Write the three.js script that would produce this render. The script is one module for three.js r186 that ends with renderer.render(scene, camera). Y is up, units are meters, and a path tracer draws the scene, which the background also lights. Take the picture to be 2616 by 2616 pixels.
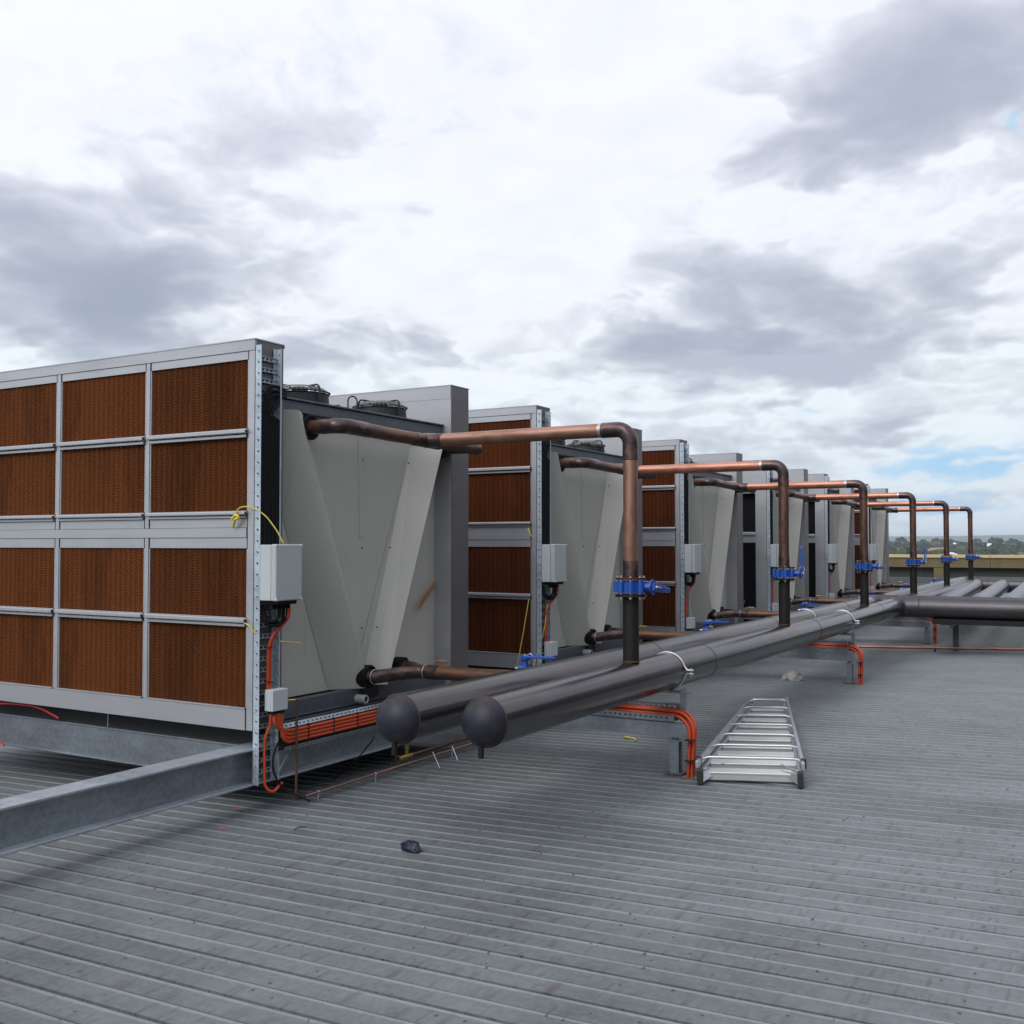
import * as THREE from 'three';
import { mergeGeometries } from 'three/addons/utils/BufferGeometryUtils.js';
import { RoundedBoxGeometry } from 'three/addons/geometries/RoundedBoxGeometry.js';

const scene = new THREE.Scene();
const EYE = 1.795;                       // heights below are measured from the eye and lifted by this
const SLOPE = 0.032;                     // the roof falls gently towards -x
const roofY = x => SLOPE * x;
const PITCH = 3.93;                      // spacing of the cooling units along -z
const D2R = Math.PI / 180;

// ------------------------------------------------------------------ camera
const HEAD = -30.18 * D2R, TILT = 1.748 * D2R;
const camera = new THREE.PerspectiveCamera(52.27, 1, 0.1, 20000);
camera.position.set(5.018, EYE, 5.181);
camera.lookAt(5.018 + Math.sin(HEAD) * Math.cos(TILT), EYE + Math.sin(TILT), 5.181 - Math.cos(HEAD) * Math.cos(TILT));

// ------------------------------------------------------------------ noise
function rng(seed) { let a = seed >>> 0; return () => { a = (a + 0x6D2B79F5) | 0; let t = Math.imul(a ^ (a >>> 15), 1 | a); t = (t + Math.imul(t ^ (t >>> 7), 61 | t)) ^ t; return ((t ^ (t >>> 14)) >>> 0) / 4294967296; }; }
const HT = new Float32Array(65536); { const r = rng(7); for (let i = 0; i < 65536; i++) HT[i] = r(); }
const fade = t => t * t * (3 - 2 * t);
const h2 = (x, y) => HT[((x * 73856093) ^ (y * 19349663)) & 65535];
const h3 = (x, y, z) => HT[((x * 73856093) ^ (y * 19349663) ^ (z * 83492791)) & 65535];
const mod = (a, n) => ((a % n) + n) % n;
function vn2(x, y, px = 0, py = 0) {     // value noise, periodic when px, py are given
  let xi = Math.floor(x), yi = Math.floor(y); const fx = fade(x - xi), fy = fade(y - yi);
  let x1 = xi + 1, y1 = yi + 1; if (px) { xi = mod(xi, px); x1 = mod(x1, px); } if (py) { yi = mod(yi, py); y1 = mod(y1, py); }
  const a = h2(xi, yi), b = h2(x1, yi), c = h2(xi, y1), d = h2(x1, y1);
  return a + (b - a) * fx + (c - a) * fy + (a - b - c + d) * fx * fy;
}
function fbm2(x, y, oct, px = 0, py = 0) { let s = 0, a = 0.5, n = 0; for (let i = 0; i < oct; i++) { s += a * vn2(x + i * 17, y + i * 31, px, py); n += a; a *= 0.5; x *= 2; y *= 2; px *= 2; py *= 2; } return s / n; }
function vn3(x, y, z) {
  const xi = Math.floor(x), yi = Math.floor(y), zi = Math.floor(z), fx = fade(x - xi), fy = fade(y - yi), fz = fade(z - zi);
  const l = (a, b, t) => a + (b - a) * t;
  return l(l(l(h3(xi, yi, zi), h3(xi + 1, yi, zi), fx), l(h3(xi, yi + 1, zi), h3(xi + 1, yi + 1, zi), fx), fy),
    l(l(h3(xi, yi, zi + 1), h3(xi + 1, yi, zi + 1), fx), l(h3(xi, yi + 1, zi + 1), h3(xi + 1, yi + 1, zi + 1), fx), fy), fz);
}
function fbm3(x, y, z, oct) { let s = 0, a = 0.5, n = 0; for (let i = 0; i < oct; i++) { s += a * vn3(x, y, z); n += a; a *= 0.52; x = x * 2.03 + 5.1; y = y * 2.03 + 1.7; z = z * 2.03 + 9.2; } return s / n; }
const sm = (a, b, x) => { const t = Math.min(1, Math.max(0, (x - a) / (b - a))); return t * t * (3 - 2 * t); };
const mix = (a, b, t) => a + (b - a) * t;

// ------------------------------------------------------------------ sky: broken overcast, [azimuth, elevation, half widths in degrees, thickness]
const SUN = new THREE.Vector3(-0.08, 0.74, 0.66).normalize();
const CLOUDS = [[-25.0, 12.5, 9.0, 2.2, 0.16], [-47.0, 12.5, 12.0, 4.0, 0.14], [-16.0, 10.0, 9.0, 3.0, 0.14], [-53.4, 13.8, 5.1, 2.3, 0.6], [-48.1, 15.0, 4.7, 2.3, 0.5], [-42.9, 14.6, 4.0, 2.3, 0.45], [-50.2, 11.8, 6.0, 1.7, 0.6], [-41.8, 11.4, 3.4, 1.5, 0.4], [-54.4, 10.1, 3.2, 1.2, 0.5], [-39.6, 17.4, 6.3, 1.7, 0.22], [-33.6, 17.1, 4.6, 1.7, 0.25], [-11.3, 22.8, 7.2, 3.2, 0.5], [-13.4, 19.7, 4.2, 2.0, 0.6], [-6.7, 20.6, 4.0, 2.6, 0.45], [-5.3, 23.3, 4.0, 1.7, 0.35], [-15.5, 17.1, 2.8, 1.7, 0.35], [-20.3, 14.7, 2.9, 2.0, 0.5], [-15.5, 12.1, 4.2, 2.3, 0.65], [-19.7, 10.9, 4.9, 1.7, 0.45], [-29.2, 10.8, 4.4, 1.5, 0.4], [-11.8, 8.4, 3.9, 1.3, 0.6], [-6.5, 9.1, 3.7, 2.0, 0.45], [-4.8, 13.1, 2.4, 3.5, 0.5], [-24.0, 9.3, 4.6, 1.2, 0.35], [-5.3, 6.2, 2.4, 0.6, 0.4], [-12.3, 12.7, 3.9, 1.5, 0.35], [-35.0, 12.2, 4.1, 1.7, 0.12],
  [-25.7, 23.9, 7.5, 4.7, -0.4], [-48.9, 23.6, 8.3, 3.8, -0.25], [-27.4, 14.9, 4.4, 2.0, -0.5], [-9.7, 15.8, 4.4, 2.0, -0.5], [-30.4, 8.3, 7.6, 1.0, -0.5], [-16.4, 15.1, 2.0, 1.5, -0.2], [-38.4, 13.7, 2.6, 1.5, -0.3], [-13.4, 10.0, 3.3, 0.7, -0.3], [-40.7, 19.9, 8.6, 2.6, -0.1], [-47, 19.6, 9, 2.6, -0.30], [-33, 20.5, 6, 3, -0.15]];
const GAPS = [[-13.7, 7.2, 3.0, 0.6, 0.9], [-6.7, 4.2, 5.2, 1.3, 0.85], [-4.2, 19.7, 0.9, 0.9, 0.9], [-10.2, 5.6, 3.5, 0.6, 0.3], [-7.7, 2.6, 5.8, 0.7, 0.7]];
function makeSky(W, H) {
  const data = new Float32Array(W * H * 4);
  const q = 4, w = W / q, h = H / q, low = new Float32Array(w * h * 3);
  const at = (i, j, W, H) => { const el = ((j + 0.5) / H - 0.5) * Math.PI, th = ((i + 0.5) / W - 0.5) * 2 * Math.PI, cy = Math.cos(el), elD = el / D2R; return elD < -3 ? [0.2, 0.21, 0.22] : skyColour(Math.cos(th) * cy, Math.sin(el), Math.sin(th) * cy, elD); };
  for (let j = 0; j < h; j++) for (let i = 0; i < w; i++) low.set(at(i, j, w, h), (j * w + i) * 3);
  for (let j = 0; j < H; j++) for (let i = 0; i < W; i++) {
    const k = (j * W + i) * 4, elD = ((j + 0.5) / H - 0.5) * 180, th = ((i + 0.5) / W - 0.5) * 2 * Math.PI, az = Math.atan2(Math.cos(th), -Math.sin(th)) / D2R;
    let c;
    if (elD > -3 && elD < 36 && az > -72 && az < 14) c = at(i, j, W, H);
    else { const x = (i + 0.5) / q - 0.5, y = Math.min(h - 1.001, Math.max(0, (j + 0.5) / q - 0.5)), x0 = Math.floor(x), y0 = Math.floor(y), fx = x - x0, fy = y - y0; c = [0, 1, 2].map(n => { const g = (a, b) => low[((y0 + b) * w + mod(x0 + a, w)) * 3 + n]; return mix(mix(g(0, 0), g(1, 0), fx), mix(g(0, 1), g(1, 1), fx), fy); }); }
    data[k] = c[0]; data[k + 1] = c[1]; data[k + 2] = c[2]; data[k + 3] = 1;
  }
  const t = new THREE.DataTexture(data, W, H, THREE.RGBAFormat, THREE.FloatType);
  t.mapping = THREE.EquirectangularReflectionMapping; t.minFilter = t.magFilter = THREE.LinearFilter; t.wrapS = THREE.RepeatWrapping; t.needsUpdate = true;
  return t;
}
const billow = (x, y, z, oct) => { let s = 0, a = 0.5, n = 0; for (let i = 0; i < oct; i++) { s += a * (1 - Math.abs(2 * vn3(x, y, z) - 1)); n += a; a *= 0.55; x = x * 2.07 + 3.3; y = y * 2.07 + 7.7; z += 4.1; } return s / n; };
function skyColour(dx, sy, dz, elD) {
  const p = 1 / (Math.max(sy, 0) + 0.20), cx = dx * p, cz = dz * p;
  const w1 = fbm3(cx * 3 + 3, cz * 3, 1.3, 5) - 0.5, w2 = fbm3(cx * 3, cz * 3 + 8, 4.7, 5) - 0.5;
  const big = fbm3(cx * 1.5 + w1 * 0.9, cz * 1.5 + w2 * 0.9, 0.5, 3);
  const puff = billow(cx * 4.2 + w1 * 1.6, cz * 4.2 + w2 * 1.6, 2.5, 6), fine = fbm3(cx * 9 + w2 * 2.5, cz * 9 + w1 * 2.5, 7.5, 5);
  const az = Math.atan2(dx, -dz) / D2R, a = az + w1 * 13, e = elD + w2 * 6 - (puff - 0.55) * 2.2;
  let inside = 0, blob = 0, gap = 0;
  if (az > -80 && az < 22) {
    inside = sm(-80, -62, az) * (1 - sm(4, 22, az)) * (1 - sm(30, 42, elD));
    for (const c of CLOUDS) { const u = (a - c[0]) / (c[2] * 1.15), v = (e - c[1]) / (c[3] * 1.15), q = u * u + v * v; if (q < 7) blob += c[4] * Math.exp(-q * 0.8); }
    for (const c of GAPS) { const u = (az + w1 * 7 - c[0]) / c[2], v = (elD + w2 * 3 - c[1]) / c[3], q = u * u + v * v; if (q < 9) gap = Math.max(gap, c[4] * Math.exp(-q * 0.8)); }
  }
  let t = mix(sm(0.40, 0.68, big) * 0.8, blob, inside);
  const low = 1 - sm(16, 34, elD), mid = fbm3(cx * 3.4 + w1 * 1.5 + 11, cz * 3.4 + w2 * 1.5, 3.1, 5);
  t = Math.max(0, t) * (0.45 + 1.1 * sm(0.30, 0.72, mid)) + low * (0.52 * sm(0.36, 0.70, mid) + 0.04) + 0.05;
  t += (0.56 - puff) * (0.12 + 1.25 * sm(0, 0.6, t)) + (fine - 0.5) * (0.12 + 0.9 * sm(0, 0.6, t));
  t = Math.max(0, t);
  const g = 1.08 * t * t / (t * t + 0.20 + 0.42 * t), rim = sm(0.0, 0.10, t) * (1 - sm(0.10, 0.3, t));
  let b = mix(0.55 * sm(0.60, 0.72, 1 - big + (fine - 0.5) * 0.4) * (1 - sm(6, 20, elD)), gap * sm(-0.15, 0.20, gap - 0.45 + (fine - 0.5) * 1.4 + (0.5 - puff) * 0.6), inside);
  b *= 1 - g * 0.7; b += 0.10 * (1 - sm(1, 9, elD)) * (1 - g); b = Math.min(0.9, b);
  const cosS = dx * SUN.x + sy * SUN.y + dz * SUN.z, glow = Math.exp((cosS - 1) * 3.2), up = sm(2, 24, elD);
  const lum = (0.95 + rim * 0.05 + (fine - 0.5) * 0.10 - 0.10 * (1 - sm(0, 9, elD))) * (1 + 0.75 * glow), dk = 1 + glow;
  let r = lum * mix(0.925, 0.955, up), gg = lum * mix(1.0, 0.985, up), bb = lum * mix(1.06, 1.09, up);
  r = mix(r, 0.330 * dk, Math.min(1, g)); gg = mix(gg, 0.375 * dk, Math.min(1, g)); bb = mix(bb, 0.490 * dk, Math.min(1, g));
  return [mix(r, 0.37, b), mix(gg, 0.66, b), mix(bb, 0.93, b)];
}
const sky = makeSky(4096, 2048);
scene.background = sky; scene.environment = sky;
const sun = new THREE.DirectionalLight(new THREE.Color(1.0, 0.96, 0.90), 1.4);
sun.position.copy(SUN).multiplyScalar(60); sun.target.position.set(0, 0, -10);
sun.castShadow = true; sun.shadow.radius = 50; sun.shadow.mapSize.set(2048, 2048);
Object.assign(sun.shadow.camera, { left: -30, right: 30, top: 30, bottom: -30, near: 1, far: 160 });
scene.add(sun, sun.target);
scene.fog = new THREE.FogExp2(new THREE.Color(0.62, 0.70, 0.78), 0.00016);

// ------------------------------------------------------------------ textures and materials
function tex(w, h, fn, srgb = true) {
  const d = new Uint8Array(w * h * 4);
  for (let j = 0; j < h; j++) for (let i = 0; i < w; i++) { const c = fn(i / w, j / h, i, j), k = (j * w + i) * 4; d[k] = 255 * Math.min(1, Math.max(0, c[0])); d[k + 1] = 255 * Math.min(1, Math.max(0, c[1])); d[k + 2] = 255 * Math.min(1, Math.max(0, c[2])); d[k + 3] = 255; }
  const t = new THREE.DataTexture(d, w, h); t.wrapS = t.wrapT = THREE.RepeatWrapping; t.magFilter = THREE.LinearFilter; t.minFilter = THREE.LinearMipmapLinearFilter; t.generateMipmaps = true;
  if (srgb) t.colorSpace = THREE.SRGBColorSpace; t.needsUpdate = true; return t;
}
const toS = l => l <= 0.0031308 ? 12.92 * l : 1.055 * Math.pow(l, 1 / 2.4) - 0.055;
const lin = (r, g, b) => [toS(r), toS(g), toS(b)];
const rep = (t, x, y) => { const c = t.clone(); c.repeat.set(x, y); c.needsUpdate = true; return c; };
function mat(color, rough, metal, opts = {}) { const m = new THREE.MeshStandardMaterial({ roughness: rough, metalness: metal, ...opts }); m.color.setRGB(...color); return m; }
function phys(color, rough, metal, opts) { const m = new THREE.MeshPhysicalMaterial({ roughness: rough, metalness: metal, ...opts }); m.color.setRGB(...color); return m; }
// uv are in metres everywhere; a texture of size s metres is repeated 1/s
const RIB = 0.139, SHEET = RIB * 5;
const roofMap = (() => {                 // 5 m along the ribs by 20 ribs: weathered paint, brown drips across the pans, grit and painted shade behind the ribs
  const W = 2048, H = 1024, c = new Float32Array(W * H * 3), r = rng(21);
  for (let j = 0; j < H; j++) for (let i = 0; i < W; i++) {
    const u = i / W, v = j / H, k = (j * W + i) * 3;
    const big = fbm2(u * 10, v * 6, 4, 10, 6), fine = fbm2(u * 256, v * 128, 3, 256, 128), streak = fbm2(u * 30, v * 200, 3, 30, 200);
    const patchy = fbm2(u * 3 + 7, v * 2, 5, 3, 2); let l = 0.158 + (big - 0.5) * 0.075 + (patchy - 0.5) * 0.085 + (fine - 0.5) * 0.055 + (streak - 0.5) * 0.03;
    const rib = mod(v * 20, 1), strong = Math.floor(v * 20) % 2;   // grit against the back of a rib, with its shade painted in
    const grit = fbm2(u * 200, v * 300, 3, 200, 300), patch = fbm2(u * 24, v * 20, 2, 24, 20);
    const near = 1 - sm(0.0, strong ? 0.20 : 0.10, rib - 0.015);
    const d = near * sm(0.50, 0.66, grit * 0.55 + patch * 0.55 + near * 0.10);
    const crest = Math.max(sm(0.925, 0.945, rib), 1 - sm(0.005, 0.02, rib)) * (0.15 + 1.0 * patch); l = mix(l, 0.235, Math.min(1, crest) * 0.6);  // pale rib crests: the edge highlight is painted into the colour
    c[k] = mix(l * 0.915, 0.055, d * 0.9); c[k + 1] = mix(l * 1.015, 0.048, d * 0.9); c[k + 2] = mix(l * 1.045, 0.045, d * 0.9);
  }
  for (let n = 0; n < 1900; n++) {        // drips and droppings
    const ci = r() * W, row = Math.floor(r() * 20), wi = 2 + r() * r() * 12, he = (0.25 + r() * 0.6) * H / 20, cj = (row + 0.15) * H / 20, st = 0.15 + r() * 0.5, br = r();
    for (let j = 0; j < he; j++) for (let i = -wi; i < wi; i++) {
      const x = mod(Math.round(ci + i), W), y = mod(Math.round(cj + j), H), k = (y * W + x) * 3, f = st * (1 - Math.abs(i) / wi) * (0.5 + 0.9 * h2(x, y)) * (0.6 + 0.4 * (1 - j / he));
      c[k] = mix(c[k], 0.066 + br * 0.02, f); c[k + 1] = mix(c[k + 1], 0.060, f); c[k + 2] = mix(c[k + 2], 0.055, f);
    }
  }
  for (let n = 0; n < 500; n++) {        // small dark flecks
    const ci = r() * W, cj = r() * H, s = 1 + r() * 2.4;
    for (let j = -s; j <= s; j++) for (let i = -s; i <= s; i++) if (i * i + j * j <= s * s) { const k = (mod(Math.round(cj + j), H) * W + mod(Math.round(ci + i), W)) * 3; c[k] *= 0.35; c[k + 1] *= 0.33; c[k + 2] *= 0.32; }
  }
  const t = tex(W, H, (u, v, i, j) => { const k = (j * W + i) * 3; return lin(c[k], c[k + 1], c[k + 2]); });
  return t;
})();
const noiseGrey = (seed, lo, hi, fx, fy, oct = 4) => tex(512, 512, (u, v) => { const n = fbm2(u * fx + seed, v * fy, oct, fx, fy), f = fbm2(u * 128, v * 128 + seed, 2, 128, 128); const l = mix(lo, hi, sm(0.25, 0.75, n)) * (0.94 + 0.12 * f); return [l, l, l]; }, false);
const spangle = (() => {                 // galvanising: grey flakes and whitish bloom
  return tex(1024, 1024, (u, v) => { const a = fbm2(u * 60, v * 60, 3, 60, 60), b = fbm2(u * 5, v * 7, 4, 5, 7), s = fbm2(u * 4, v * 90, 3, 4, 90); const l = 0.30 + (a - 0.5) * 0.11 + (b - 0.5) * 0.17 + (s - 0.5) * 0.05; return lin(l * 0.90, l * 1.0, l * 1.07); });
})();
const brushed = tex(1024, 512, (u, v) => { const a = fbm2(u * 6, v * 220, 3, 6, 220), b = fbm2(u * 5, v * 4, 4, 5, 4), sp = vn2(u * 300, v * 200, 300, 200); const l = 0.47 + (a - 0.5) * 0.05 + (b - 0.5) * 0.10 - (sp > 0.985 ? 0.15 : 0); return lin(l * 0.985, l * 0.99, l * 1.02); });
const paintMap = tex(1024, 1024, (u, v) => { const b = fbm2(u * 4, v * 4, 5, 4, 4), f = fbm2(u * 200, v * 200, 2, 200, 200), s = fbm2(u * 60, v * 3, 3, 60, 3); const l = 0.405 + (b - 0.5) * 0.055 + (f - 0.5) * 0.03 - sm(0.64, 0.8, s) * 0.03; return lin(l * 1.02, l * 1.0, l * 0.90); });
function padTextures(seed, dark, red) {   // 1.2 m by 0.6 m of wavy flutes of treated paper: brown, with darker wet stripes
  const NW = 32, NC = 22, W = 2048, H = 1024;
  const ph = (u, v) => { const c = 0.18 + 0.38 * vn2(u * NC * 0.5 + seed, 3, 11, 0), wave = Math.sin(u * NC * 2 * Math.PI) * c + (fbm2(u * 30 + seed, v * 12, 2, 30, 12) - 0.5) * 0.5; return mod(v * NW + wave, 1); };
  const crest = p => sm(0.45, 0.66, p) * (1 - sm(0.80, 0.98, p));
  const map = tex(W, H, (u, v) => {
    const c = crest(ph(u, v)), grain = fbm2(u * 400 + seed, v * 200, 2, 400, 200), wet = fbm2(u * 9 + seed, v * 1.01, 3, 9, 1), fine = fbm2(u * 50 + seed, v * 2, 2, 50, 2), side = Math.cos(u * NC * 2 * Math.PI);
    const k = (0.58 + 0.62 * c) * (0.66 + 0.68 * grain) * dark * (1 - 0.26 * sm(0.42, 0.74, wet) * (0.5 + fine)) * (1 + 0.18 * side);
    return lin(0.190 * k * (1 + red * 0.1), 0.066 * k * (1 - red * 0.25), 0.0175 * k * (1 + red * 0.2));
  });
  const bump = tex(1024, 512, (u, v) => { const c = crest(ph(u, v)); return [c, c, c]; }, false);
  return [map, bump];
}
const stainMap = tex(512, 512, (u, v) => { const s = fbm2(u * 9, v * 2, 4, 9, 2), b = fbm2(u * 3, v * 3, 3, 3, 3); const l = 0.72 + 0.5 * sm(0.3, 0.75, s) * (0.6 + 0.6 * b); return [l, l * 0.99, l * 0.96]; }, false);
const copperMap = (base, tarnish, amt) => tex(512, 512, (u, v) => { const n = fbm2(u * 6, v * 5, 5, 6, 5), f = fbm2(u * 90, v * 60, 3, 90, 60); const t = sm(0.62 - amt * 0.5, 0.86 - amt * 0.35, n + (f - 0.5) * 0.25); return lin(...[0, 1, 2].map(i => mix(base[i], tarnish[i], t) * (0.9 + 0.2 * f))); });
const steelMap = tex(1024, 1024, (u, v) => {                // mill scale: dark, streaked along the pipe, rust and rubbed patches
  const a = fbm2(u * 14, v * 3, 5, 14, 3), f = fbm2(u * 120, v * 160, 2, 120, 160), r = fbm2(u * 7 + 9, v * 9, 5, 7, 9), s = fbm2(u * 60, v * 5, 3, 60, 5);
  const l = 0.100 + (a - 0.5) * 0.055 + (f - 0.5) * 0.03 + sm(0.6, 0.8, s) * 0.025, rust = sm(0.56, 0.80, r + (f - 0.5) * 0.3) * 0.55 + sm(0.66, 0.8, s) * 0.25;
  return lin(mix(l, 0.095, rust), mix(l * 0.955, 0.066, rust), mix(l * 0.94, 0.052, rust));
});
const M = {
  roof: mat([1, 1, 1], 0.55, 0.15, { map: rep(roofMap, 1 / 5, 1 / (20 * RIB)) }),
  galv: mat([1.12, 1.12, 1.14], 0.36, 0.75, { map: rep(spangle, 1 / 1.3, 1 / 1.3) }),
  zincBloomLit: mat([1.5, 1.5, 1.52], 0.46, 0.5, { map: rep(spangle, 1 / 2.1, 1 / 2.1) }), galvDark: mat([0.42, 0.43, 0.45], 0.5, 0.5, { map: rep(spangle, 1 / 1.1, 1 / 1.1) }),  // beam flange zinc: pale bloom, with the lit tops put into its colour
  alu: mat([1, 1, 1], 0.42, 0.62, { map: rep(brushed, 1 / 1.6, 1 / 0.8) }),
  aluEndShaded: mat([0.36, 0.335, 0.33], 0.45, 0.65, { map: rep(brushed, 1 / 1.6, 1 / 0.8) }),  // same brushed metal, darkened to hold the shade of the end faces
  paint: mat([1, 1, 1], 0.55, 0, { map: rep(paintMap, 1 / 1.7, 1 / 1.7) }),
  box: mat([0.43, 0.465, 0.47], 0.5, 0), boxLid: mat([0.39, 0.42, 0.42], 0.45, 0),
  black: phys([0.007, 0.007, 0.009], 0.7, 0, { specularIntensity: 0.35 }), dark: mat([0.015, 0.015, 0.017], 0.8, 0), rubber: mat([0.02, 0.02, 0.02], 0.7, 0),
  fan: mat([0.010, 0.010, 0.012], 0.6, 0), wire: mat([0.34, 0.35, 0.36], 0.4, 0.6),
  orange: mat([0.44, 0.050, 0.010], 0.5, 0), tie: mat([0.01, 0.01, 0.01], 0.6, 0), red: mat([0.45, 0.02, 0.02], 0.5, 0),
  yellow: mat([0.62, 0.50, 0.07], 0.6, 0), tape: mat([0.28, 0.13, 0.04], 0.6, 0),
  blue: mat([0.012, 0.070, 0.34], 0.38, 0), bolt: mat([0.6, 0.6, 0.62], 0.35, 0.8), gasket: mat([0.05, 0.012, 0.012], 0.6, 0.2),
  copper: mat([1, 1, 1], 0.42, 0.72, { map: rep(copperMap([0.37, 0.205, 0.145], [0.24, 0.125, 0.085], 0.5), 1, 1) }),
  copperRed: mat([1, 1, 1], 0.42, 0.62, { map: rep(copperMap([0.50, 0.235, 0.16], [0.33, 0.14, 0.09], 0.45), 1, 1) }),
  copperDull: mat([1, 1, 1], 0.45, 0.65, { map: rep(copperMap([0.19, 0.095, 0.055], [0.085, 0.055, 0.045], 0.6), 1, 1.2) }),
  copperBurnt: mat([1, 1, 1], 0.36, 0.65, { map: rep(copperMap([0.17, 0.095, 0.075], [0.052, 0.040, 0.042], 0.75), 1, 3) }),
  solder: mat([0.46, 0.43, 0.42], 0.35, 0.85), brass: mat([0.42, 0.29, 0.09], 0.35, 0.85),
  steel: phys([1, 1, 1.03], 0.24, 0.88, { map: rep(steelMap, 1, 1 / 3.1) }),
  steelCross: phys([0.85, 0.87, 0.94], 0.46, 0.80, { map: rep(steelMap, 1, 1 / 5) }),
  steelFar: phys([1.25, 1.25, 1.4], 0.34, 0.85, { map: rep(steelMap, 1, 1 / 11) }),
  riser: phys([0.011, 0.010, 0.009], 0.55, 0, { specularIntensity: 0.6 }), weld: mat([0.085, 0.045, 0.028], 0.7, 0.4),
  cap: phys([0.5, 0.5, 0.54], 0.5, 0, { specularIntensity: 0.7, map: rep(copperMap([0.030, 0.036, 0.055], [0.075, 0.054, 0.046], 0.34), 2, 1) }),
  ladder: mat([0.52, 0.53, 0.55], 0.36, 0.75), tread: mat([0.60, 0.60, 0.585], 0.42, 0.5),
  ladderZinc: mat([1.75, 1.8, 1.85], 0.4, 0.45, { map: rep(spangle, 1 / 1.3, 1 / 1.3) }), concrete: mat([1, 1, 1], 0.9, 0, { map: rep(tex(512, 512, (u, v) => { const b = fbm2(u * 6, v * 6, 5, 6, 6), f = fbm2(u * 120, v * 120, 2, 120, 120); const l = 0.62 + (b - 0.5) * 0.5 + (f - 0.5) * 0.25; return lin(0.21 * l, 0.165 * l, 0.080 * l); }), 1 / 3, 1 / 3) }),
  coping: mat([0.52, 0.40, 0.22], 0.9, 0), recess: mat([0.045, 0.047, 0.042], 0.9, 0), flash: mat([0.075, 0.09, 0.09], 0.6, 0.2),
  coil: mat([0.008, 0.008, 0.009], 0.7, 0), inside: mat([0.02, 0.02, 0.02], 0.9, 0), wallGrey: mat([0.11, 0.11, 0.105], 0.6, 0),
  plastic: mat([0.42, 0.42, 0.40], 0.6, 0), navy: mat([0.006, 0.008, 0.03], 0.3, 0), pvc: mat([0.36, 0.37, 0.37], 0.5, 0),
  scrap: mat([0.55, 0.09, 0.03], 0.6, 0), twig: mat([0.06, 0.045, 0.03], 0.9, 0),
};
const PADT = [padTextures(0, 0.84, 0.32), padTextures(40, 0.60, 0.6)];
const padOf = (set, k, tone) => { const [mp, bp] = PADT[set], a = rep(mp, 1 / 1.2, 1 / 0.6), b = rep(bp, 1 / 1.2, 1 / 0.6); a.offset.set(k * 0.31, k * 0.25); b.offset.set(k * 0.31, k * 0.25); return phys([tone, tone, tone], 0.95, 0, { map: a, bumpMap: b, bumpScale: 0.008, specularIntensity: 0.15 }); };
const padMat = [0, 1, 2].map(k => padOf(0, k, 1.0)).concat([3, 4].map(k => padOf(0, k, 0.74))), padWet = [0, 1].map(k => padOf(1, k, 1.0));
// ------------------------------------------------------------------ geometry helpers
function norm(g) { g = g.index ? g.toNonIndexed() : g; for (const n of Object.keys(g.attributes)) if (!['position', 'normal', 'uv'].includes(n)) g.deleteAttribute(n); return g; }
function boxUV(g) {                       // uv in metres from the face's own plane
  const p = g.attributes.position, n = g.attributes.normal, uv = new Float32Array(p.count * 2);
  for (let i = 0; i < p.count; i += 3) {
    const ax = Math.abs(n.getX(i) + n.getX(i + 1) + n.getX(i + 2)), ay = Math.abs(n.getY(i) + n.getY(i + 1) + n.getY(i + 2)), az = Math.abs(n.getZ(i) + n.getZ(i + 1) + n.getZ(i + 2));
    for (let k = i; k < i + 3; k++) { const x = p.getX(k), y = p.getY(k), z = p.getZ(k); const [u, v] = ax > ay && ax > az ? [z, y] : ay > az ? [x, z] : [x, y]; uv[2 * k] = u; uv[2 * k + 1] = v; }
  }
  g.setAttribute('uv', new THREE.BufferAttribute(uv, 2)); return g;
}
function bx(x0, x1, y0, y1, z0, z1, r = 0) {  // box between two corners, edges rounded by r
  const w = Math.abs(x1 - x0), h = Math.abs(y1 - y0), d = Math.abs(z1 - z0);
  r = Math.min(r, w * 0.45, h * 0.45, d * 0.45);
  const g = norm(r > 0 ? new RoundedBoxGeometry(w, h, d, 1, r) : new THREE.BoxGeometry(w, h, d));
  g.translate((x0 + x1) / 2, (y0 + y1) / 2, (z0 + z1) / 2); return boxUV(g);
}
const V = (x, y, z) => new THREE.Vector3(x, y, z);
function cyl(a, b, r, n = 20, r2 = r, caps = true) {
  const d = b.clone().sub(a), L = d.length(), g = norm(new THREE.CylinderGeometry(r2, r, L, n, 1, !caps));
  const uv = g.attributes.uv, pos = g.attributes.position; for (let i = 0; i < uv.count; i++) uv.setY(i, pos.getY(i));
  g.applyQuaternion(new THREE.Quaternion().setFromUnitVectors(V(0, 1, 0), d.normalize())); g.translate((a.x + b.x) / 2, (a.y + b.y) / 2, (a.z + b.z) / 2); return g;
}
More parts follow.
